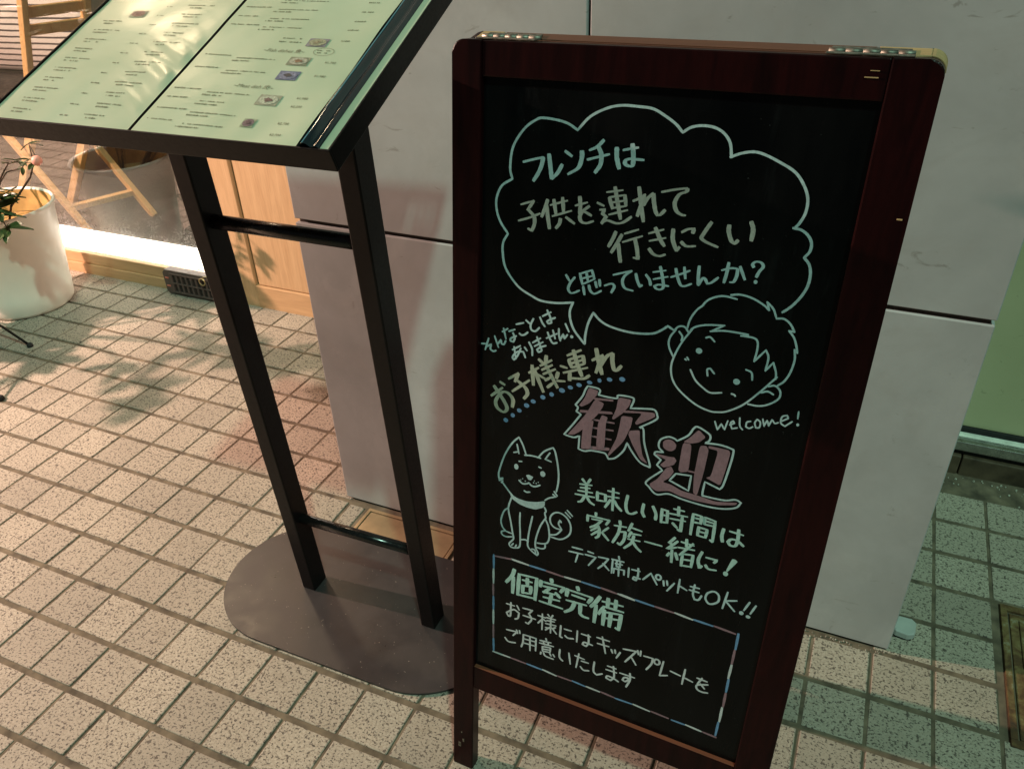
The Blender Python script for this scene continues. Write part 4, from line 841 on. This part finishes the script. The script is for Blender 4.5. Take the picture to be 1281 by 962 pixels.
# menu pages in the tray
def page_h(a, w, left):
    h = 0.0006 * noise.noise(Vector((a * 9, w * 9, 1.7))) + 0.0004 * noise.noise(Vector((a * 30, w * 22, 4.1)))
    if left:
        d = -0.2795 - a                                       # distance from the gap
        k = math.exp(-(d / 0.060) ** 2) * math.exp(-((w - 0.125) / 0.085) ** 2) * min(1.0, d / 0.012)
        n1 = noise.noise(Vector(((w - d * 0.75) * 62, (w + d) * 7, 0.5))); n2 = noise.noise(Vector(((w - d * 0.55) * 130, (w + d) * 11, 3.5)))
        h += k * (0.0012 + 0.0022 * n1 + 0.0010 * n2)
    else:
        d = -0.044 - a
        h += 0.0010 * math.exp(-(d / 0.03) ** 2) * (1 + math.sin(w * 34))
    return -0.0020 + max(h, -0.0012)

def make_page(name, a0, a1, w0, w1, left, label):
    o = empty(name, fr(TF, (a0 + a1) / 2, (w0 + w1) / 2, -0.005), label, "menu page", "menu pages in the tray")
    bm = bmesh.new()
    na, nw = (90, 110) if left else (60, 70)
    g = [[bm.verts.new(fr(TF, a0 + (a1 - a0) * i / na, w0 + (w1 - w0) * j / nw, page_h(a0 + (a1 - a0) * i / na, w0 + (w1 - w0) * j / nw, left))) for j in range(nw + 1)] for i in range(na + 1)]
    for i in range(na):
        for j in range(nw):
            bm.faces.new((g[i][j], g[i + 1][j], g[i + 1][j + 1], g[i][j + 1]))
    from_bm("sheet", bm, M['paper'], o, smooth=True)
    return o

pg_l = make_page("menu_page", -0.5075, -0.2795, 0.0036, 0.312, True, "pale green printed menu page with creased shiny film, left of the tray's dark gap")
pg_r = make_page("menu_page", -0.2745, -0.0440, 0.0036, 0.312, False, "pale green printed menu page with small food pictures beside the curled dark film")

def text_mesh(body, size, a, w, left, parent, name="lettering", shear=0.0):
    cu_ = bpy.data.curves.new("t", 'FONT')
    cu_.body = body; cu_.size = size; cu_.align_x = 'CENTER'; cu_.align_y = 'CENTER'; cu_.resolution_u = 2; cu_.shear = shear
    ob = bpy.data.objects.new("t", cu_)
    col.objects.link(ob)
    dg = bpy.context.evaluated_depsgraph_get()
    me = bpy.data.meshes.new_from_object(ob.evaluated_get(dg))
    bpy.data.objects.remove(ob)
    pl = world_loc(parent)
    for v in me.vertices:
        v.co = fr(TF, a + v.co.x, w + v.co.y, page_h(a + v.co.x, w + v.co.y, left) + 0.0004) - pl
    me.name = name
    me.materials.clear()
    me.materials.append(M['print'])
    return link(name, me, None, parent)

def dashes(lines, left, parent, seed):
    """rows too small to read: strings of tiny uneven marks"""
    rr = random.Random(seed)
    bm = bmesh.new()
    for (a0, a1, w, h) in lines:
        a = a0
        while a < a1:
            d = rr.uniform(0.0006, 0.0020)
            if rr.random() > 0.16:
                y0 = w - h * rr.uniform(0.30, 0.5); y1 = w + h * rr.uniform(0.25, 0.5)
                q = [(a, y0), (a + d, y0), (a + d, y1), (a, y1)]
                bm.faces.new([bm.verts.new(fr(TF, p[0], p[1], page_h(p[0], p[1], left) + 0.00035)) for p in q])
            a += d + rr.uniform(0.0004, 0.0010)
    o = from_bm("small_print", bm, M['print'], parent)
    o["kind"] = "stuff"
    return o

text_mesh("~Fish dishes 魚~", 0.0088, -0.1545, 0.1700, False, pg_r, shear=0.15)
text_mesh("~Meat dish 肉~", 0.0088, -0.1570, 0.0985, False, pg_r, shear=0.15)
for (a, w, s) in ((-0.0786, 0.1516, "¥1,700"), (-0.0791, 0.1252, "¥1,980"), (-0.0799, 0.0832, "¥1,980"), (-0.0798, 0.0681, "¥2,200"), (-0.0801, 0.0380, "¥2,700"), (-0.0796, 0.0184, "¥2,700")):
    text_mesh(s, 0.0056, a, w, False, pg_r)
ln = []
for w in (0.2965, 0.279, 0.258, 0.237, 0.218, 0.152, 0.126, 0.083, 0.066, 0.045, 0.024):
    ln.append((-0.266, -0.266 + 0.030 + 0.018 * ((w * 971) % 1), w + 0.004, 0.0028))
    ln.append((-0.214, -0.214 + 0.035 + 0.03 * ((w * 577) % 1), w, 0.0024))
    ln.append((-0.218, -0.218 + 0.022 + 0.012 * ((w * 331) % 1), w - 0.0055, 0.0030))
for w in (0.296, 0.279, 0.258, 0.237, 0.218, 0.195):
    ln.append((-0.088, -0.073, w, 0.0030))
ln += [(-0.170, -0.142, 0.196, 0.0026), (-0.172, -0.140, 0.1885, 0.0026), (-0.109, -0.090, 0.1745, 0.002), (-0.107, -0.091, 0.170, 0.0026)]
dashes(ln, False, pg_r, 5)
ln = []
for k in range(13):
    w = 0.020 + 0.0215 * k
    if k not in (10, 11):
        ln.append((-0.480, -0.480 + 0.028 + 0.016 * ((k * 0.37) % 1), w + 0.004, 0.0027))
        ln.append((-0.478, -0.478 + 0.018 + 0.010 * ((k * 0.71) % 1), w - 0.002, 0.0031))
    ln.append((-0.398, -0.386, w, 0.0028))
    ln.append((-0.362, -0.362 + 0.03 + 0.02 * ((k * 0.53) % 1), w + 0.005, 0.0026))
    ln.append((-0.356, -0.356 + 0.016 + 0.012 * ((k * 0.29) % 1), w - 0.001, 0.0030))
dashes(ln, True, pg_l, 9)
# oval bubble round the note
bm = bmesh.new()
for k in range(28):
    t0 = 2 * math.pi * k / 28; t1 = 2 * math.pi * (k + 1) / 28
    q = []
    for t, s in ((t0, 1.0), (t1, 1.0), (t1, 0.95), (t0, 0.95)):
        a = -0.0985 + 0.0145 * s * math.cos(t); w = 0.1722 + 0.0078 * s * math.sin(t)
        q.append(bm.verts.new(fr(TF, a, w, page_h(a, w, False) + 0.00035)))
    bm.faces.new(q)
from_bm("note_outline", bm, M['print'], pg_r)

def picture(a, w, sx, sy, back, dish, food, parent, left=False, rounds=True):
    bm = bmesh.new()
    q = [(a - sx, w - sy), (a + sx, w - sy), (a + sx, w + sy), (a - sx, w + sy)]
    bm.faces.new([bm.verts.new(fr(TF, p[0], p[1], page_h(p[0], p[1], left) + 0.00055)) for p in q])
    o = from_bm("picture", bm, simple("picture_ground", back, 0.5, var=0.3, scale=260), parent)
    for rad, c, dz in ((0.86, dish, 0.0009), (0.52, food, 0.00125)):
        bm = bmesh.new()
        vs_ = []
        for k in range(20):
            t = 2 * math.pi * k / 20
            j = 1.0 if rad > 0.8 else 0.75 + 0.5 * noise.noise(Vector((math.cos(t) * 2, math.sin(t) * 2, a * 500)))
            aa = a + sx * rad * j * math.cos(t); ww = w + sy * rad * j * math.sin(t)
            vs_.append(bm.verts.new(fr(TF, aa, ww, page_h(aa, ww, left) + dz)))
        bm.faces.new(vs_)
        from_bm("printed_dish" if rad > 0.8 else "printed_food", bm, simple("picture_ink", c, 0.5, var=0.5, scale=420), o)
picture(-0.1161, 0.1895, 0.0140, 0.0082, (0.26, 0.22, 0.24), (0.36, 0.33, 0.22), (0.30, 0.24, 0.15), pg_r)
picture(-0.1226, 0.1510, 0.0145, 0.0082, (0.25, 0.25, 0.17), (0.42, 0.38, 0.30), (0.26, 0.15, 0.09), pg_r)
picture(-0.1218, 0.1230, 0.0145, 0.0085, (0.13, 0.15, 0.24), (0.20, 0.20, 0.30), (0.05, 0.05, 0.06), pg_r)
picture(-0.1226, 0.0764, 0.0150, 0.0095, (0.34, 0.33, 0.24), (0.45, 0.44, 0.34), (0.17, 0.10, 0.09), pg_r)
picture(-0.1253, 0.0348, 0.0085, 0.0075, (0.30, 0.33, 0.22), (0.17, 0.11, 0.13), (0.10, 0.055, 0.07), pg_r)
picture(-0.4309, 0.2359, 0.0130, 0.0080, (0.38, 0.36, 0.26), (0.30, 0.16, 0.13), (0.20, 0.09, 0.08), pg_l, True)

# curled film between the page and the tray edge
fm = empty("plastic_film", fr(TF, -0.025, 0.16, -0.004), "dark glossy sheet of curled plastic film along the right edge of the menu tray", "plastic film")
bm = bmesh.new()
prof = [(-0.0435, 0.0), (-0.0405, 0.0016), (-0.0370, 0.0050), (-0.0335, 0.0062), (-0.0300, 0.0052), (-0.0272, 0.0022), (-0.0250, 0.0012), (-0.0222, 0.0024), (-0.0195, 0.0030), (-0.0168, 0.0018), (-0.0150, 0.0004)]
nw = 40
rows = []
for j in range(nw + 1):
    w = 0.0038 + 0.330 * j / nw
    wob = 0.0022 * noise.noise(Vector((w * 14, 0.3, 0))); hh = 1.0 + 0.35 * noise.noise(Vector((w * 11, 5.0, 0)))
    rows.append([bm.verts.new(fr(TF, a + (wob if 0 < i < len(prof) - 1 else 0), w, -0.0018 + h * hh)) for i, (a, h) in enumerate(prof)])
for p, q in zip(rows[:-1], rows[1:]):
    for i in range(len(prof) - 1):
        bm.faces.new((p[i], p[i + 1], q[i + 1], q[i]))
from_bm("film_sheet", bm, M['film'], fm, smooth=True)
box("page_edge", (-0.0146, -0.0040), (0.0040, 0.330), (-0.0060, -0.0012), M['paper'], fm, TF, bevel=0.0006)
box("film_highlight", (-0.0352, -0.0340), (0.0042, 0.330), (0.0036, 0.0048), M['film_highlight'], fm, TF, bevel=0)  # painted highlight line along the crest of the curled film

# ------------------------------------------------------------------ sandwich board
BO = Vector((1.086314, -0.295223, 0.0))
BU = Vector((0.998896, -0.045113, 0.013114)); BV = Vector((0.012789, 0.131180, 0.991475)); BN = Vector((-0.046449, -0.990212, 0.131612))
BF = (BO, BU, BV, BN)
BW, BH = 0.4972, 1.1657
U0, U1, V0, V1 = 0.0372, 0.4521, 0.2408, 1.1277
sb = empty("sandwich_board", (1.335, -0.13, 0), "dark mahogany A-frame sandwich board with a black panel of Japanese marker lettering and drawings", "sandwich board")
TH = 0.022

def stile_pts(x0, x1, left, r=0.014, foot=0.0):
    p = [(x0, foot), (x1, foot)]
    arc = [(math.cos(math.pi / 2 * k / 6), math.sin(math.pi / 2 * k / 6)) for k in range(7)]
    if left:
        p += [(x1, BH)] + [(x0 + r - r * s, BH - r + r * c) for c, s in [(a[0], a[1]) for a in arc]]
        # arc from top edge to outer edge
        p = p[:3] + [(x0 + r - r * math.sin(math.pi / 2 * k / 6), BH - r + r * math.cos(math.pi / 2 * k / 6)) for k in range(7)]
    else:
        p += [(x1 - r + r * math.cos(math.pi / 2 * k / 6), BH - r + r * math.sin(math.pi / 2 * k / 6)) for k in range(7)] + [(x0, BH)]
    return p

def framed(frame, root, front, foot_r):
    bm = bmesh.new(); add_prism(bm, stile_pts(0, U0, True), -TH, 0, frame, 0.0018); from_bm("stile", bm, M['mahogany'], root)
    bm = bmesh.new(); add_prism(bm, stile_pts(U1, BW, False, foot=foot_r), -TH, 0, frame, 0.0018); from_bm("stile", bm, M['mahogany'], root)
    box("top_rail", (U0 + 0.0003, U1 - 0.0003), (V1, BH - 0.0006), (-TH + 0.001, -0.0010), M['mahogany'], root, frame, bevel=0.0016)
    rail = box("bottom_rail", (U0 + 0.0003, U1 - 0.0003), (V0 - 0.0465, V0 - 0.0008), (-TH + 0.001, -0.0010), M['mahogany'], root, frame, bevel=0.0012)
    if front:
        box("ledge", (U0 + 0.0005, U1 - 0.0005), (V0 - 0.0007, V0 + 0.0006), (-0.0079, -0.0014), M['mahogany_edge'], rail, frame, bevel=0.0003)  # lit top face of the rail, its light put into the paler colour
    return box("board_panel", (U0 - 0.006, U1 + 0.006), (V0 - 0.006, V1 + 0.006), (-0.0125, -0.0080), M['board'], root, frame, bevel=0)

panel = framed(BF, sb, True, -BU.z * BW / BV.z)
# rear leaf, hinged at the top and leaning the other way
RTOP = BO + BV * BH - BN * (TH + 0.0035)
RV = -(Vector((0.0, 0.150, -0.9887)).normalized())
RN = BU.cross(RV).normalized()
RO = RTOP - RV * BH
RF = (RO + RN * (-0.0), BU, RV, RN)
# drop the rear leaf until its feet touch the ground
drop = RO.z / RV.z
framed((RO, BU, RV, RN), sb, False, -(RO.z + BU.z * BW) / RV.z)
# worn corners of the rear leaf
for (a0, a1) in ((0.016, 0.044), (BW - 0.060, BW - 0.014)):
    box("worn_edge", (a0, a1), (BH - 0.0040, BH + 0.0007), (-TH + 0.001, -0.0006), M['bare_wood'], sb, (RO, BU, RV, RN), bevel=0.0012)
bm = bmesh.new()
rr_ = 0.0146
pts = [(BW - 0.0140 + rr_ * math.cos(math.pi / 2 * k / 8), BH - 0.0140 + rr_ * math.sin(math.pi / 2 * k / 8)) for k in range(9)]
pts += [(BW - 0.0140 + (rr_ - 0.003) * math.cos(math.pi / 2 * k / 8), BH - 0.0140 + (rr_ - 0.003) * math.sin(math.pi / 2 * k / 8)) for k in range(8, -1, -1)]
add_prism(bm, pts, -TH + 0.001, -0.0008, (RO, BU, RV, RN))
from_bm("worn_edge", bm, M['bare_wood'], sb)
# a rubbed line along the rear top edge of the front leaf
box("rubbed_edge", (0.040, 0.455), (BH - 0.0012, BH + 0.0003), (-TH - 0.0002, -TH + 0.0030), M['mahogany_edge'], sb, BF, bevel=0.0003)
box("rear_top_edge", (0.046, 0.435), (BH - 0.0016, BH + 0.0004), (-TH + 0.0020, -0.0020), M['mahogany_edge'], sb, (RO, BU, RV, RN), bevel=0.0004)

def hinge(a0, a1):
    leaf_ = box("hinge", (a0, a1), (BH + 0.0004, BH + 0.0020), (-TH + 0.0045, -TH + 0.0165), M['steel'], sb, BF, bevel=0.0004)
    box("hinge_leaf", (a0 + 0.002, a1 - 0.004), (BH + 0.0008, BH + 0.0022), (-0.0130, -0.0005), M['steel'], leaf_, (RO, BU, RV, RN), bevel=0.0004)
    n = 5
    for k in range(n):
        x0 = a0 + (a1 - a0) * k / n + 0.0005; x1 = a0 + (a1 - a0) * (k + 1) / n - 0.0005
        tube("knuckle", [fr(BF, x0, BH + 0.0020, -TH - 0.0015), fr(BF, x1, BH + 0.0020, -TH - 0.0015)], 0.0030, M['steel'], leaf_, seg=10)
hinge(0.026, 0.098)
hinge(0.394, 0.470)
# chipped paint near the right top corner
for (a, b, w, h) in ((0.432, 1.1475, 0.012, 0.0010), (0.436, 1.1535, 0.008, 0.0007), (0.487, 1.0230, 0.005, 0.0016)):
    box("chip", (a, a + w), (b, b + h), (-0.0012, 0.0003), M['bare_wood'], sb, BF, bevel=0.0002)
for (a, b, w, h) in ((0.010, 0.046, 0.005, 0.010), (0.018, 0.060, 0.003, 0.007), (0.015, 0.080, 0.002, 0.003)):
    box("chip", (a, a + w), (b, b + h), (-0.0004, 0.0003), M['steel'], sb, BF, bevel=0.0002)

# ---- marker lettering and drawings, in millimetres on the panel
NAMES = {'a': ("lettering", "mint first line of the speech bubble"), 'b': ("lettering", "cream second and third lines of the speech bubble"),
         'c': ("lettering", "mint last line of the speech bubble ending in a question mark"), 'd': ("lettering", "small slanting mint lines beside the bubble's tail"),
         'e': ("lettering", "cream line above the blue dots"), 'f': ("dotted_line", "row of blue dots"), 'g': ("lettering", "two large pink characters"),
         'h': ("outline", "mint outline round the large pink characters"), 'i': ("lettering", "small handwritten word welcome"),
         'j': ("lettering", "two bold green lines beside the dog"), 'k': ("lettering", "thin mint line ending in OK"), 'l': ("lettering", "bold green heading in the dashed box"),
         'm': ("lettering", "two thin white lines in the dashed box"), 'n': ("border_dash", None), 'o': ("dog_drawing", "line drawing of a sitting dog with a collar"),
         'q': ("boy_drawing", "line drawing of a smiling boy's face"), 'r': ("speech_bubble", "mint cloud shaped speech bubble outline")}

def spline(pts):
    if len(pts) < 3: 
        a, b = pts[0], pts[-1]
        return [a, a.lerp(b, 0.5), b]
    out = []
    n = len(pts)
    def corner(i):
        if i <= 0 or i >= n - 1: return True
        d0 = (pts[i] - pts[i - 1]); d1 = (pts[i + 1] - pts[i])
        if d0.length < 1e-6 or d1.length < 1e-6: return True
        return d0.normalized().dot(d1.normalized()) < 0.25
    for i in range(n - 1):
        p1, p2 = pts[i], pts[i + 1]
        p0 = p1 * 2 - p2 if corner(i) else pts[i - 1]
        p3 = p2 * 2 - p1 if corner(i + 1) else pts[i + 2]
        k = 5
        for s in range(k):
            t = s / k
            out.append(0.5 * ((2 * p1) + (p2 - p0) * t + (2 * p0 - 5 * p1 + 4 * p2 - p3) * t * t + (3 * p1 - p0 - 3 * p2 + p3) * t ** 3))
    out.append(pts[-1])
    return out

NIB = Vector((math.cos(math.radians(8)), math.sin(math.radians(8))))
PANEL_C = -0.0080
cnt = [0]
def ink_height():
    cnt[0] += 1
    return PANEL_C + 0.00015 + (cnt[0] % 37) * 0.000012

def ribbon(bm, pts, thick, thin, closed=False):
    rr = random.Random(cnt[0])
    pts = spline([Vector(p) for p in pts]) if not closed else [Vector(p) for p in pts]
    h = ink_height()
    rows = []
    n = len(pts)
    for i, p in enumerate(pts):
        t = pts[min(i + 1, n - 1)] - pts[max(i - 1, 0)]
        if closed: t = pts[(i + 1) % n] - pts[i - 1]
        t = t.normalized() if t.length > 1e-6 else Vector((1, 0))
        cr = abs(t.x * NIB.y - t.y * NIB.x); dt = abs(t.dot(NIB))
        wd = math.sqrt((thick * 0.97 * cr) ** 2 + (thin * dt) ** 2) * 0.5 * (1 + 0.06 * rr.uniform(-1, 1))
        q = p.copy()
        if not closed:
            if i == 0: q = p - t * thin * 0.3
            if i == n - 1: q = p + t * thin * 0.3
        nn = Vector((-t.y, t.x))
        ends = (not closed) and (i in (0, n - 1))
        wd2 = wd * (0.72 if ends else 1.0)
        rows.append((q + nn * wd2, q - nn * wd2))
    if not closed:      # a short full-width section right after the narrowed ends
        rows.insert(1, tuple(rows[0][k].lerp(rows[1][k], 0.35) + (rows[1][k] - (rows[1][0] + rows[1][1]) / 2) * 0.10 for k in (0, 1)))
    vv = [[bm.verts.new(fr(BF, c.x / 1000, c.y / 1000, h + i * 5e-7)) for c in r] for i, r in enumerate(rows)]
    m_ = len(vv)
    for i in range(m_ - (0 if closed else 1)):
        a, b = vv[i], vv[(i + 1) % m_]
        try: bm.faces.new((a[0], a[1], b[1], b[0]))
        except ValueError: pass

def blob(bm, pts):
    h = ink_height()
    vs_ = [bm.verts.new(fr(BF, x / 1000, y / 1000, h)) for x, y in pts]
    f = bm.faces.new(vs_)
    bmesh.ops.triangulate(bm, faces=[f])

def smooth_poly(pts):
    """slightly rounded corners"""
    out = []
    n = len(pts)
    for i in range(n):
        p0, p1, p2 = Vector(pts[i - 1]), Vector(pts[i]), Vector(pts[(i + 1) % n])
        out.append(p1.lerp(p0, 0.18)); out.append(p1 * 0.9 + (p0 + p2) * 0.05); out.append(p1.lerp(p2, 0.18))
    return out

jobs = []
for (nm, ck, tk, tn, data) in INK:
    if nm == 'n': jobs += [(nm, ck, tk, tn, s_) for s_ in data.split('|')]
    else: jobs.append((nm, ck, tk, tn, data))
for (nm, ck, tk, tn, data) in jobs:
    bm = bmesh.new()
    for st_ in data.split('|'):
        k = st_[0] if st_[0] in 'opc' else ''
        body = st_[1:] if k else st_
        if k == 'o':
            x, y, rx, ry = [float(t) for t in body.split(',')]
            blob(bm, [(x + rx * math.cos(2 * math.pi * i / 16) * (1 + 0.05 * math.sin(i * 2.1)), y + ry * math.sin(2 * math.pi * i / 16)) for i in range(16)])
        elif k == 'c':
            x, y, rx, ry = [float(t) for t in body.split(',')]
            ribbon(bm, [(x + rx * math.cos(2 * math.pi * i / 20), y + ry * math.sin(2 * math.pi * i / 20)) for i in range(20)], tk, tn, closed=True)
        elif k == 'p':
            blob(bm, [tuple(p) for p in smooth_poly([tuple(float(t) for t in p.split(',')) for p in body.split()])])
        else:
            ribbon(bm, [tuple(float(t) for t in p.split(',')) for p in body.split()], tk, tn)
    pl = world_loc(panel)
    bmesh.ops.translate(bm, vec=-pl, verts=bm.verts)
    for f in bm.faces:
        f.normal_update()
        if f.normal.dot(BN) < 0: f.normal_flip()
    name, lab = NAMES[nm]
    me = bpy.data.meshes.new(name)
    bm.to_mesh(me); bm.free()
    o = link(name, me, INKM[ck], panel)
    if lab: o["label"] = lab
